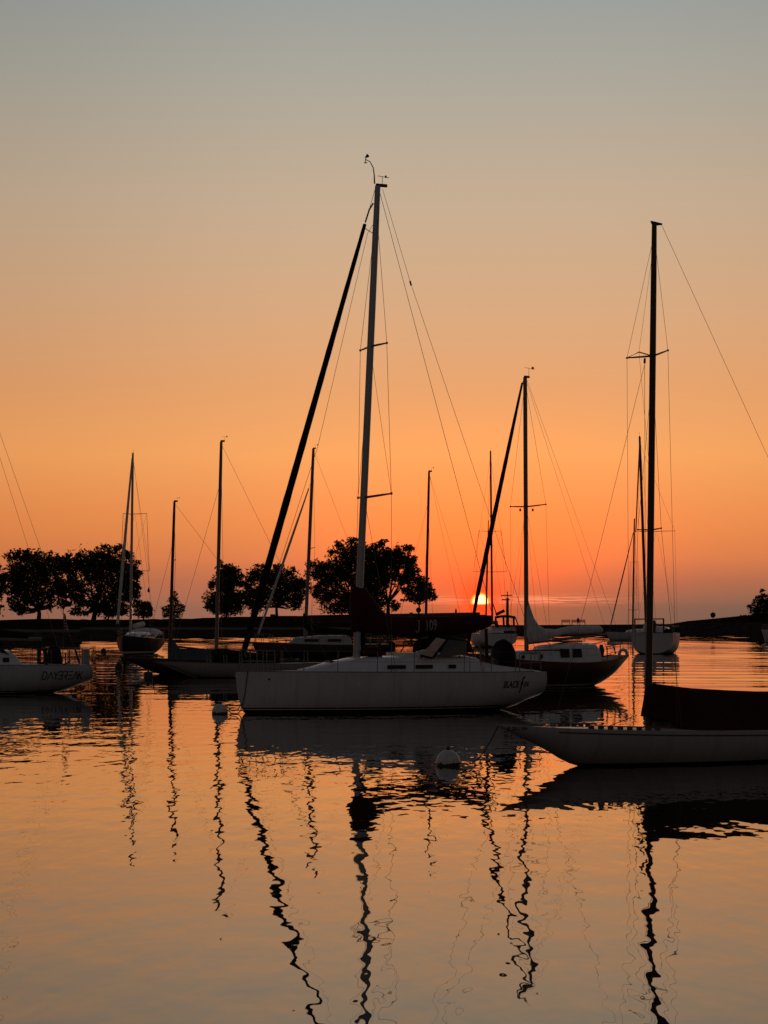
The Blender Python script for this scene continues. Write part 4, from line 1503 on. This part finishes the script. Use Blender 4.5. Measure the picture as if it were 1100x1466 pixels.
# ---------- 4. boat in front of the sunset, counter stern to the right
def boat_counter():
    b = Boat("sailboat", "dark hulled sloop with white cabin and loosely furled pale mainsail right of the sun", (666, 93.5), (888, 98.6))
    L = b.L
    HP = hull_paint("dark_sloop_hull", (0.05, 0.009, 0.007), [(0.03, (.012, .006, .006)), (0.10, (.42, .38, .37))], .25)
    b.hull([(0, 1.28), (.12, 1.10), (.35, .98), (.65, 1.06), (1, 1.42)],
           [(0, 1.0), (.05, .62), (.12, .22), (.2, -.05), (.45, -.4), (.75, -.3), (.88, -.02), (.96, .6), (1, 1.35)],
           [(0, .55), (.12, .95), (.35, 1.38), (.55, 1.42), (.78, .95), (.92, .4), (1, .03)], HP, 2.6, 1.6, -.1, True, TEAK, TEAK, .06)
    X = lambda px: b.cl(px, 940).x
    # low forward trunk and higher doghouse
    wb = [(X(845), .88), (X(780), .95), (X(735), .82), (X(695), .45)]
    b.cabin([(X(692), 1.15), (X(705), 1.40), (X(740), 1.48), (X(792), 1.50)], wb, [(x, w * .86) for x, w in wb], WHITE, "cabin")
    dh = b.cabin([(X(777), 1.5), (X(782), 1.70), (X(808), 1.80), (X(838), 1.78), (X(843), 1.55)], wb, [(x, w * .84) for x, w in wb], WHITE, "doghouse")
    for a, c in ((803, 816), (821, 834)):
        pA, pB = b.cl(a, 941, .9), b.cl(c, 941, .9)
        for sg in (1, -1):
            ya, yb = interp(wb, pA.x), interp(wb, pB.x)
            ins = lambda z: .015 - .12 * (z - 1.0) / .7
            b.part(MB().quad((pA.x, sg * (ya + ins(1.22)), 1.22), (pB.x, sg * (yb + ins(1.22)), 1.22), (pB.x, sg * (yb + ins(1.58)), 1.58), (pA.x, sg * (ya + ins(1.58)), 1.58), .02),
                   "cabin_window", GLASS_D, False, dh)
    for px in (752, 776):
        q = b.cl(px, 943, .9)
        for sg in (1, -1):
            y = interp(wb, q.x)
            MB().tube([(q.x, sg * (y - .02), 1.26), (q.x, sg * (y + .004), 1.26)], .085, 14).build("porthole", GLASS_D, b.root)
    b.part(MB().tube([(X(736), .78, 1.52), (X(790), .86, 1.54)], .03, 6), "grab_rail", TEAK)
    b.part(MB().box((X(812), 0, 1.88), (1.3, .5, .06)), "sliding_hatch", TEAK)
    # rig
    b.mast(b.cl(754, 932), b.cl(752, 540), .082, .070, ALUD)
    b.masthead(1.05, ant=.0, crane=.26)
    b.furled(b.cl(748, 548), b.cl(684, 852), [.045, .075, .09, .10, .09], BROWNC, "furled_jib", False)
    b.wire([b.cl(750.5, 543), b.cl(748, 549)], .02, "forestay")
    b.part(MB().tube([b.cl(684, 850), b.cl(668, 938)], [.075, .05], 8), "furled_jib_foot", BROWNC)
    sp = b.on_mast(725.5)
    pn = b.cl(787, 721, 1.15)
    tl = b.spreader_pair(sp, 1.15, .12, .06, .03)
    b.shrouds(b.on_mast(545), [tl], X(760), .008)
    fx = X(760)
    for sg in (1, -1):
        b.wire([b.on_mast(726), b.edge(fx + .5, sg, .92)], .006)
    b.wire([b.cl(755, 545), b.cl(895, 932)], .0075, "backstay")
    b.wire([b.cl(754.5, 548), b.cl(866, 896)], .007, "topping_lift")
    for px in (745, 763):
        q = b.cl(px, 728)
        b.part(MB().tube([q, q + Vector((0, 0, -.12))], .04, 7), "spreader_light", BLACKP)
    # loosely furled mainsail and boom
    stn = []
    for px, yt, yb, w in ((752.5, 862, 917, .10), (755, 858, 921, .16), (758, 870, 921, .24), (763, 884, 920.5, .26), (769, 893, 920, .27), (779, 900, 918, .27), (795, 901, 912, .25),
                          (806, 898.5, 909, .24), (820, 895.5, 908.5, .22), (840, 895, 908, .2), (858, 895.5, 907, .16), (862, 899, 905, .08)):
        pt, pb = b.cl(px, yt), b.cl(px, yb)
        stn.append(((pt.x, 0, (pt.z + pb.z) / 2), (pt.z - pb.z) / 2, w))
    b.cover_loft(stn, SAILC, "furled_mainsail", 16, .07, 9)
    b.part(MB().tube([b.cl(756, 921), b.cl(868, 908)], .055, 8), "boom", ALUD)
    b.wire([b.cl(780, 918), b.cl(806, 931)], .012, "reefing_line", ROPE)
    b.wire([b.cl(862, 906), b.cl(870, 934)], .012, "mainsheet", ROPE)
    # stern rail with gear
    b.pulpit(X(845), X(896), .62, .016, "pushpit")
    b.part(MB().tube([b.cl(840, 922, .6), b.cl(850, 940, .6)], .05, 6), "boarding_ladder", TEAK)
    b.part(MB().tube([b.cl(861, 941), b.cl(861.5, 931), b.cl(861, 923)], [.10, .13, .07], 8), "outboard_motor", BLACKP, True)
    b.part(MB().tube([b.cl(877, 922, .3), b.cl(882, 936, .3)], .03, 6), "rail_strut", STEEL)
    q = b.cl(890, 936, .3)
    b.part(MB().tube([q + Vector((.22 * math.cos(a), .1, .18 * math.sin(a))) for a in [math.pi * 2 * i / 14 for i in range(15)]], .07, 8, False), "lifebuoy", WHITE, True)
    b.lifelines([X(px) for px in (700, 740, 790, 845)], .58)
    b.wire([b.cl(779, 935, .9), b.cl(768, 952, 1.2), b.cl(760, 955, 1.2)], .012, "sheet", ROPE)
    return b


boat_counter()


# ---------- generic moored sailing boat, given its own numbers
def generic(label, bow, stern, hullc, bands, fb, beam, mast, mr, mast_m, sp=(), forestay=None, furl=None, furl_m=None, backstay=None, cabin=None,
            cover=None, cover_m=None, overhang=False, rails=True, head=1.0, wire=.008, plumb=False, far=False, counter=False, stern_w=.72, stern_z=.28, pw=2.8, hr=.3, hs=.4, cabin_m=None, shroud_top=None):
    b = Boat("sailboat", label, bow, stern)
    L = b.L
    HP = hull_paint("hull_paint_%d" % (int(bow[0]) + 1000), hullc, bands, hr, .05, hs)
    f0, f1, f2 = fb
    if overhang:
        keel = [(0, f0 * .7), (.1, .2), (.2, -.05), (.5, -.32), (.74, -.08), (.82, .10), (.92, f2 * .62), (1, f2 * .96)]
    else:
        keel = [(0, stern_z), (.08, stern_z * .4 - .02), (.18, -.1), (.5, -.4), (.8, -.25), (.93, 0), (.97, f2 * .45), (1, f2 * .96)]
    bb = beam / 2
    b.hull([(0, f0), (.4, f1), (.7, f1 + (f2 - f1) * .35), (1, f2)], keel,
           [(0, bb * (.45 if overhang else stern_w)), (.15, bb * max(.86, stern_w + .06)), (.4, bb), (.62, bb * .9), (.82, bb * .5), (.93, bb * .22), (1, .03)], HP, pw, 1.7, .12, True, DECKW, None, .05)
    for sg in (1, -1):
        b.part(MB().tube([b.edge((i / 30 - .5) * L, sg, .985, .012) for i in range(1, 31)], .02, 6), "toe_rail", TEAK)
    if cabin:
        x0, x1, h, n = cabin
        zd = f1
        wb = [(x1, bb * .6), ((x0 + x1) / 2, bb * .64), (x0, bb * .3)]
        cab = b.cabin([(x0, zd + .05), (x0 - .5, zd + h * .75), ((x0 + x1) / 2, zd + h), (x1 + .15, zd + h), (x1, zd + h * .5)], wb, [(x, w * .84) for x, w in wb], cabin_m or WHITE)
        span = (x0 - .8) - (x1 + .4)
        for i in range(n):
            xa = x0 - .8 - span * (i + .15) / n
            xb = x0 - .8 - span * (i + .75) / n
            for sg in (1, -1):
                ya, yb = interp(wb, xa), interp(wb, xb)
                za, zb = zd + h * .38, zd + h * .66
                ins = lambda z: .015 - .16 * bb * .64 * .12 * (z - zd) / h
                b.part(MB().quad((xa, sg * (ya + ins(za)), za), (xb, sg * (yb + ins(za)), za), (xb, sg * (yb + ins(zb)), zb), (xa, sg * (ya + ins(zb)), zb), .02), "cabin_window", GLASS_D, False, cab)
    (base, top) = mast
    b.mast(base, top, mr, mr * .72, mast_m)
    if head:
        b.masthead(head * 0.62, crane=.2)
    tips = []
    for t_, d, sw in sp:
        tips.append(b.spreader_pair(b.on_mast(t=t_), d, sw, .05, .026 if not far else .035))
    fx = Vector(base).x - .1
    if tips:
        b.shrouds(b.on_mast(t=shroud_top or .97), tips, fx, wire)
    if forestay:
        a, f = forestay
        b.wire([a, f], wire * 1.1, "forestay")
        if furl:
            b.furled(Vector(a).lerp(f, .04), Vector(a).lerp(f, .95), furl, furl_m or SAILC)
    if backstay:
        for q in backstay:
            b.wire([b.on_mast(t=.99), q], wire, "backstay")
    if cover:
        b.cover_loft(cover, cover_m or BLACKC, "sail_cover", 12, .06, int(bow[0]) % 17)
        a, c = Vector(cover[0][0]), Vector(cover[-1][0])
        b.part(MB().tube([a + Vector((0, 0, -cover[0][1] * .8)), c + Vector((-.2, 0, -cover[-1][1] * .8))], .05, 8), "boom", ALUD)
    if rails:
        b.pulpit(L * .5 - 1.3, L * .5 - .15, .6, .016)
        b.pulpit(-L * .5 + 1.2, -L * .5 + .12, .58, .016, "pushpit")
        b.lifelines([L * k for k in (.36, .2, .05, -.12, -.28, -.38)], .58, .95, .014)
    return b


def others():
    # dark overhanging boat with the teal boom tent (left, behind)
    bow, stern = (171, 118), (430, 119.5)
    tmp = Boat("sailboat", "x", bow, stern); COL.objects.unlink(tmp.root); bpy.data.objects.remove(tmp.root)
    b = generic("low dark boat with overhanging bow and teal boom tent, left of the centre sloop", bow, stern, (.025, .008, .008), [(.04, (.012, .006, .006))], (.75, .70, .86), 2.0,
                (tmp.cl(243, 942), tmp.cl(250, 718)), .066, DARKSPAR, ((.62, .75, .1),), (tmp.cl(247, 780), tmp.cl(206, 941)), None, None, (tmp.cl(420, 944),), None,
                None, None, True, False, .7, .009)
    mb = MB()
    rings = []
    for px, yt, yb, w in ((240.5, 922, 943, .06), (242, 914, 944, .2), (246, 914, 944.5, .3), (249.5, 917, 945, .42), (254, 924, 945, .5), (258, 928.5, 945, .55), (275, 929, 945, .6), (300, 929, 945, .6),
                          (318, 930, 945, .6), (340, 932, 945, .6), (370, 935, 946, .5)):
        pt, pb = b.cl(px, yt), b.cl(px, yb)
        ring = []
        for t_ in (0, .2, .5, .8, 1):
            ring.append(Vector((pt.x, w * t_ ** .8 + .04 + .02 * math.sin(px * .6 + t_ * 3), pt.z + (pb.z - pt.z) * t_)))
        rings.append(ring + [Vector((p.x, -p.y, p.z)) for p in reversed(ring)])
    b.part(MB().loft(rings), "boom_tent", TEALC, True)
    b.part(MB().tube([b.cl(246, 925), b.cl(368, 938)], .05, 8), "boom", DARKSPAR)

    # pale overhanging boat just in front of it
    bow, stern = (220.5, 110), (500, 112)
    tmp = Boat("sailboat", "x", bow, stern); COL.objects.unlink(tmp.root); bpy.data.objects.remove(tmp.root)
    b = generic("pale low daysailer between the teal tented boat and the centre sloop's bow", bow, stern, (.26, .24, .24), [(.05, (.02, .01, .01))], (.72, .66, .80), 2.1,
                (tmp.cl(309.5, 950), tmp.cl(317, 632)), .072, ALUD, ((.42, .85, .12),), (tmp.cl(316, 690), tmp.cl(243, 947)), None, None, (tmp.cl(470, 946),), None,
                None, None, True, False, .9, .009)
    b.cover_loft([(b.cl(303, 941), .34, .3), (b.cl(312, 940), .42, .35), (b.cl(325, 940), .38, .36), (b.cl(345, 942), .30, .34), (b.cl(400, 944), .22, .25)], BLACKC, "sail_cover", 14, .08, 5)
    for px in (297, 301.5, 321, 325):
        q = b.cl(px, 951, .6)
        b.part(MB().tube([q, b.cl(px - .5, 938, .6)], .035, 6), "stanchion", STEEL)
    for px in (262, 268):
        q = b.cl(px, 949.5, .2)
        MB().box(q, (.25, .04, .05)).build("cleat", STEEL, b.root)
    b.wire([b.cl(222, 949, .05), b.cl(219, 958, .05), b.cl(216, 968, .05)], .02, "bow_line", ROPE)

    # dark hulled sloop with furled jib at left, seen over its bow
    bow, stern = (177, 184.5), (217, 194.0)
    tmp = Boat("sailboat", "x", bow, stern); COL.objects.unlink(tmp.root); bpy.data.objects.remove(tmp.root)
    Ym = 188.2
    b = generic("dark hulled sloop with white boot stripe in front of the left trees", bow, stern, (.018, .014, .016), [(.10, (.02, .012, .012)), (.26, (.55, .53, .52))],
                (1.25, 1.25, 1.55), 3.3, (tmp.at(187, 905, Ym), tmp.at(190.5, 649, Ym)), .11, ALU,
                ((.34, 1.25, .1), (.66, 1.0, .1)), None, None, None, (tmp.at(222, 905, 193.5),), (2.6, -2.2, .55, 3), None, None, False, True, 1.0, .012, hr=.6, hs=.08)
    b.furled(b.at(189.5, 656, Ym - .2), b.at(168.5, 893, 184.6), [.06, .10, .12, .13, .11], SAILC)
    b.wire([b.at(190, 652, Ym), b.at(189.4, 657, Ym - .2)], .02, "forestay")
    # pale stowed sail on boom, cockpit canopy
    b.part(MB().tube([b.at(193, 896, 189), b.at(205, 893.5, 191)], [.2, .22], 10), "stowed_mainsail", SAILC, True)
    rings = []
    for Yq, zt, w in ((190.5, 903.5, 1.2), (191.3, 899, 1.3), (192.8, 899, 1.3), (193.2, 902, 1.2)):
        q = b.at(207, zt, Yq)
        rings.append([Vector((q.x, w * math.cos(a), q.z - .5 + .5 * math.sin(a))) for a in [math.pi * i / 10 for i in range(11)]])
    b.part(MB().loft([r_ + [p_ + Vector((0, 0, -.04)) for p_ in reversed(r_)] for r_ in rings]), "cockpit_canopy", SAILC, True)
    q = b.at(213, 846, 190.5)
    b.part(MB().tube([q + Vector((0, 0, .3)), q, q + Vector((0, 0, -.12))], [.02, .13, .05], 8), "radar_reflector", BLACKP, True)

    # dark sloop with white coachroof behind the centre sloop's foredeck
    bow, stern = (361, 156), (560, 158.5)
    tmp = Boat("sailboat", "x", bow, stern); COL.objects.unlink(tmp.root); bpy.data.objects.remove(tmp.root)
    X = lambda px: tmp.cl(px, 922).x
    b = generic("dark hulled sloop with white coachroof seen over the centre sloop's foredeck", bow, stern, (.02, .012, .013), [(.08, (.02, .01, .01))],
                (1.12, 1.10, 1.30), 3.1, (tmp.cl(437, 918), tmp.cl(449, 642)), .10, ALUD, ((.48, .9, .2),), (tmp.cl(445.5, 690), tmp.cl(366, 920)), [.04, .075, .09, .085, .07], SAILC,
                (tmp.cl(556, 922),), (X(412), X(500), .62, 2), [(tmp.cl(434.5, 888), .5, .2), (tmp.cl(440, 892), .55, .25), (tmp.cl(448, 900), .3, .25), (tmp.cl(470, 902.5), .2, .2), (tmp.cl(508, 905), .12, .15)],
                BLACKC, False, True, 1.0, .010, cabin_m=mat("grey_gelcoat", (.34, .33, .33), .45))
    hd = b.root
    for x0, x1 in ((486, 500), (492, 508), (516, 507), (531, 520)):
        b.part(MB().tube([b.cl(x0, 922, .8), b.cl(x1, 907, .7)], .045, 6), "canopy_frame", BLACKP)
    b.part(MB().quad(b.cl(498, 906.5, .7), b.cl(512, 905.5, .75), b.cl(512, 905.5, -.75), b.cl(498, 906.5, -.7), .05), "sprayhood", BLACKC)
    b.part(MB().quad(b.cl(479, 919, .8), b.cl(488, 910, .75), b.cl(499, 910, .75), b.cl(490, 919, .82), .02), "hood_window", mat("cloudy_vinyl", (.35, .30, .28), .3))

    # small sloop hidden behind the centre sloop's sail cover, mast rising left of the sun
    bow, stern = (546, 130), (700, 132)
    tmp = Boat("sailboat", "x", bow, stern); COL.objects.unlink(tmp.root); bpy.data.objects.remove(tmp.root)
    b = generic("small sloop half hidden behind the J 109 cover, its mast by the small round tree", bow, stern, (.03, .02, .02), [(.06, (.02, .01, .01))],
                (.85, .80, .90), 2.2, (tmp.cl(609, 934), tmp.cl(614.5, 675)), .066, DARKSPAR, ((.21, .85, .1),), (tmp.cl(612, 724), tmp.cl(560, 934)), None, None,
                (tmp.cl(694, 936), tmp.cl(672, 938)), (tmp.cl(592, 935).x, tmp.cl(650, 935).x, .4, 1), None, None, False, False, .8, .009, shroud_top=.8)
    b.cover_loft([(b.cl(557, 921), .10, .1), (b.cl(561, 920.5), .15, .14), (b.cl(566, 922.5), .09, .1)], BLACKC, "sail_bag", 10, .1, 3)
    b.part(MB().tube([b.cl(560, 934), b.cl(561, 921)], .02, 6), "bag_post", STEEL)
    b.wire([b.cl(566, 919), b.cl(569, 922.5), b.cl(606, 922.5)], .012, "lifeline")

    # white yacht with bimini, stern to the viewer, right under the sun
    bow, stern = (690, 244.5), (716, 233.5)
    tmp = Boat("sailboat", "x", bow, stern); COL.objects.unlink(tmp.root); bpy.data.objects.remove(tmp.root)
    Ym = 239.5
    b = generic("white cruising yacht with dark framed bimini directly below the sun", bow, stern, (.50, .47, .46), [(.10, (.03, .012, .012))],
                (1.45, 1.35, 1.6), 4.3, (tmp.at(705, 893, Ym), tmp.at(702.5, 646, Ym)), .11, DARKSPAR, ((.30, 1.75, .1), (.535, 1.2, .1)),
                (tmp.at(702.5, 655, Ym), tmp.at(693.5, 895, 244)), None, None, None, (2.5, -1.0, .6, 3), None, None, False, False, 1.2, .014, True, stern_w=.84, stern_z=.05, pw=4.0, hr=.5)
    b.furled(b.at(699.5, 745, Ym + 1), b.at(696, 888, Ym + 3), [.05, .09, .09], DARKSPAR, "furled_staysail")
    # bimini: four posts, roof, and the clear panels' frames
    Yb = 233.6
    sL, sR, yT, yB = 709.5, 736, 881.5, 895.5
    posts = MB()
    for px in (sL, 721.5, sR):
        posts.tube([b.at(px + (.6 if px < 720 else -.6), yT + .6, Yb), b.at(px, yB, Yb)], .11, 6)
        posts.tube([b.at(px + .4, yT + .6, Yb + 1.6), b.at(px, yB, Yb + 1.6)], .05, 6)
    posts.tube([b.at(sL, yB, Yb), b.at(sR, yB, Yb)], .06, 6)
    b.part(posts, "bimini_frame", BLACKP)
    rings = []
    for Yq in (Yb - .15, Yb + .8, Yb + 1.8):
        rr = []
        for i in range(9):
            t_ = i / 8
            px = sL - .5 + (sR - sL + 2) * t_
            rr.append(b.at(px, yT + 1.2 - 2.2 * math.sin(math.pi * t_) ** .6, Yq))
        rings.append(rr + [p_ + Vector((0, 0, -.26)) for p_ in reversed(rr)])
    b.part(MB().loft(rings), "bimini_canvas", BLACKC, True)
    b.part(MB().tube([b.at(737, 882, Yb), b.at(744, 900, Yb - .3)], .06, 6), "backstay_strut", BLACKP)
    # coaming and winches at the stern
    b.part(MB().box(b.at(718, 899, 235), (2.2, 2.4, .55)), "cockpit_coaming", WHITE)
    for px in (712, 728):
        q = b.at(px, 896.5, 233.9)
        MB().lathe([(.14, -.1), (.12, .1), (.14, .25), (.02, .27)], tuple(q), 10).build("winch", BLACKP, b.root, True)
    # radar pole with cross pieces
    mb = MB()
    mb.tube([b.at(726.8, 895, 233.4), b.at(726.8, 856, 233.4)], [.16, .13], 8)
    mb.tube([b.at(717.5, 852.5, 233.4), b.at(733.5, 852.5, 233.4)], .05, 6)
    mb.tube([b.at(718.5, 858.5, 233.4), b.at(730.5, 858.5, 233.4)], .06, 6)
    mb.tube([b.at(726.8, 857, 233.4), b.at(726.6, 847, 233.4)], .05, 6)
    b.part(mb, "radar_pole", BLACKP)
    b.part(MB().tube([b.at(710, 880, 234), b.at(722.5, 874, 234)], .16, 8), "outboard_crane", DARKSPAR)
    b.wire([b.at(705, 862, 235), b.at(711, 879, 234)], .05, "crane_stay", DARKSPAR)
    b.pulpit(-b.L * .5 + 1.4, -b.L * .5 + .1, .7, .03, "pushpit")
    for px, yt in ((690, 899), (695, 897), (686, 903)):
        q = b.at(px, 906, 238)
        b.part(MB().tube([q, b.at(px, yt, 238)], .05, 6), "stanchion", STEEL)

    # white sloop, stern to the viewer, at the right behind the near mast
    bow, stern = (946, 198.5), (934, 187.5)
    tmp = Boat("sailboat", "x", bow, stern); COL.objects.unlink(tmp.root); bpy.data.objects.remove(tmp.root)
    Ym = 193
    b = generic("white sloop seen from astern behind the tall near mast on the right", bow, stern, (.46, .42, .41), [(.10, (.03, .015, .015))],
                (1.75, 1.70, 1.9), 4.0, (tmp.at(925.5, 903, Ym), tmp.at(916, 625, Ym)), .12, DARKSPAR, ((.51, 1.55, .05),),
                None, None, None, (tmp.at(941, 905, 188),), (2.4, -2.4, .55, 2), None, None, False, True, 1.2, .012, stern_w=.86, stern_z=.02, pw=4.5, hr=.5)
    b.furled(b.at(916, 632, Ym + .4), b.at(910.5, 762, Ym + 1.5), [.05, .06, .05], DARKSPAR, "furled_jib", False)
    b.wire([b.at(910.5, 762, Ym + 1.5), b.at(908, 893, Ym + 4)], .014, "forestay")
    gf = MB()
    gf.tube([b.at(908, 886.5, 188.3), b.at(951, 886, 188.3)], .05, 6)
    for px in (909, 950.5):
        gf.tube([b.at(px, 886, 188.3), b.at(px, 908, 188.3)], .05, 6)
    b.part(gf, "stern_gantry", ALUD)
    b.part(MB().tube([b.at(936.5, 905, 188.6), b.at(936.5, 893, 188.6), b.at(936.5, 888, 188.6)], [.14, .2, .10], 8), "outboard_motor", BLACKP, True)
    b.part(MB().tube([b.at(950, 885, 188.1), b.at(950.5, 914, 188)], .07, 6), "rudder_post", BLACKP)
    for px, py in ((913, 906), (957, 905), (965, 903.5)):
        b.cover_loft([(b.at(px - 3, py, 188.6), .1, .3), (b.at(px, py - 1.5, 188.6), .2, .35), (b.at(px + 3, py, 188.6), .1, .3)], WHITE if px < 920 else BLACKC, "deck_locker", 10, .1, px)
    b.cover_loft([(b.at(926, 896, 190), .35, .3), (b.at(930, 898, 189), .3, .3), (b.at(931, 899, 188.4), .2, .2)], SAILC, "stowed_mainsail", 12, .08, 3)

    # small far white boat left of it
    bow, stern = (867.5, 322), (958, 329)
    tmp = Boat("sailboat", "x", bow, stern); COL.objects.unlink(tmp.root); bpy.data.objects.remove(tmp.root)
    b = generic("small distant white sloop with a thin mast beside the sloop seen from astern", bow, stern, (.45, .42, .41), [(.10, (.05, .03, .03))],
                (1.05, 1.0, 1.25), 3.0, (tmp.cl(906, 906), tmp.cl(908.5, 743)), .11, DARKSPAR, ((.2, 1.1, .1), (.62, .9, .1)),
                (tmp.cl(908.3, 757), tmp.cl(872, 905)), [.05, .09, .08], DARKSPAR, None, (2.2, -2.0, .55, 2), None, None, False, False, .9, .014, True)

    # bow of a white boat at the right edge, rig mostly outside
    bow, stern = (1090, 278), (1200, 284)
    tmp = Boat("sailboat", "x", bow, stern); COL.objects.unlink(tmp.root); bpy.data.objects.remove(tmp.root)
    b = generic("white boat whose bow just enters at the right edge below the shrub", bow, stern, (.50, .47, .46), [(.10, (.05, .03, .03))],
                (1.45, 1.4, 1.75), 3.4, (tmp.cl(1128, 905), tmp.cl(1130, 650)), .12, ALUD, ((.46, 2.0, .25),), (tmp.cl(1129.5, 660), tmp.cl(1100, 899)), None, None, None,
                (2.4, -2.0, .7, 2), None, None, False, True, 1.0, .012)


others()


# ------------------------------------------------------------------ buoys and mooring lines
def buoy(label, px, py_wl, rpx, top_white=True, shape="ball", grp="mooring buoys floating between the boats"):
    Y = CAMH * F / (py_wl - HOR)
    r = rpx * Y / F
    c = W(px, py_wl, Y)
    root = empty("mooring_buoy", (c.x, Y, 0), label, "buoy", grp)
    if shape == "ball":
        k_ = [(0.15, -.75), (.72, -.62), (.97, -.2), (1.0, .12), (.97, .42), (.86, .75), (.66, 1.02), (.38, 1.2), (.12, 1.26)]
        body = MB().lathe([(a * r, z * r) for a, z in k_], n=28)
        m = RUBBER if top_white else BLACKP
        if top_white:
            def ex(k, tc, c_):
                z = k.n('ShaderNodeSeparateXYZ', {0: tc.outputs['Object']}).outputs[2]
                nz = k.noise(tc.outputs['Object'], 9.0, 3.0).outputs[0]
                lim = k.m('ADD', k.m('MULTIPLY', k.m('SUBTRACT', nz, .5), .12), r * .22)
                return k.mix(k.m('LESS_THAN', z, lim), c_, (.03, .022, .018, 1))
            m = mat("buoy_skin_%d" % px, (.5, .49, .48), .5, 0, .18, 12, .5, ex)
        body.build("float", m, root, True)
        mb = MB()
        mb.lathe([(.16 * r, 0), (.2 * r, .06 * r), (.12 * r, .2 * r), (.03 * r, .24 * r)], (0, 0, 1.22 * r), 12)
        mb.tube([(-.1 * r, 0, 1.35 * r), (-.08 * r, 0, 1.52 * r), (.08 * r, 0, 1.52 * r), (.1 * r, 0, 1.35 * r)], .035 * r, 6)
        mb.build("lifting_eye", BLACKP, root, True)
    else:
        MB().lathe([(r * .3, -.4), (r, -.35), (r, .25), (r * .9, .30), (r * .3, .33)], n=20).build("float", BLACKP, root, True)
        MB().lathe([(r * .2, .32), (r * .22, .40), (r * .05, .43)], n=10).build("lifting_eye", BLACKP, root, True)
    return root, Y, r


def line(label, pts, r, name="mooring_line"):
    # smooth the polyline
    P = [Vector(p) for p in pts]
    out = []
    for i in range(len(P) - 1):
        a, b, c, d = P[max(0, i - 1)], P[i], P[i + 1], P[min(len(P) - 1, i + 2)]
        for j in range(6):
            t = j / 6
            out.append(0.5 * ((2 * b) + (c - a) * t + (2 * a - 5 * b + 4 * c - d) * t * t + (3 * b - a - 3 * c + d) * t ** 3))
    out.append(P[-1])
    o0 = out[0].copy()
    o = MB().tube([p - o0 for p in out], r, 7).build(name, ROPE, None, True, o0)
    return tag(o, label, "rope", "ropes from boats to their buoys")


def buoys():
    buoy("large weathered white mooring buoy in front of the centre sloop", 642, 1096, 18)
    buoy("grey white mooring buoy at the bow of the centre sloop", 315, 1022, 11.5)
    buoy("black mooring buoy below the dark sloop with the pale furled jib", 170.5, 956, 6, False)
    buoy("small dark buoy left of the dark sloop with the pale furled jib", 148.5, 934, 4.5, False)
    buoy("dark upright mooring can beneath the bow of the pale daysailer", 212.5, 971, 6.5, False, "can")
    buoy("small pale buoy beside the white bow at the right edge", 1094, 925, 2.6, True)
    Y = 41.6
    line("slack dark rope from the large white buoy to the near daysailer's bow",
         [W(657, 1092, 43.2), W(664, 1093.5, 43.0), W(676, 1092.5, 42.8), W(688, 1083, 42.6), W(698, 1068, 42.4), W(706, 1054, 42.3), W(713, 1040, 42.2)], .011)
    line("upper sagging rope from the grey white buoy to the centre sloop's stem",
         [W(324, 1011, 67.4), W(331, 1016.5, 67.4), W(336, 1017.5, 67.4), W(341, 1015.5, 67.4), W(346, 1008, 67.5)], .014)
    line("lower sagging rope from the grey white buoy to the centre sloop's stem",
         [W(325, 1016, 67.3), W(330, 1020, 67.3), W(335, 1021.3, 67.3), W(341, 1020.8, 67.4), W(346, 1016, 67.5)], .014)


buoys()
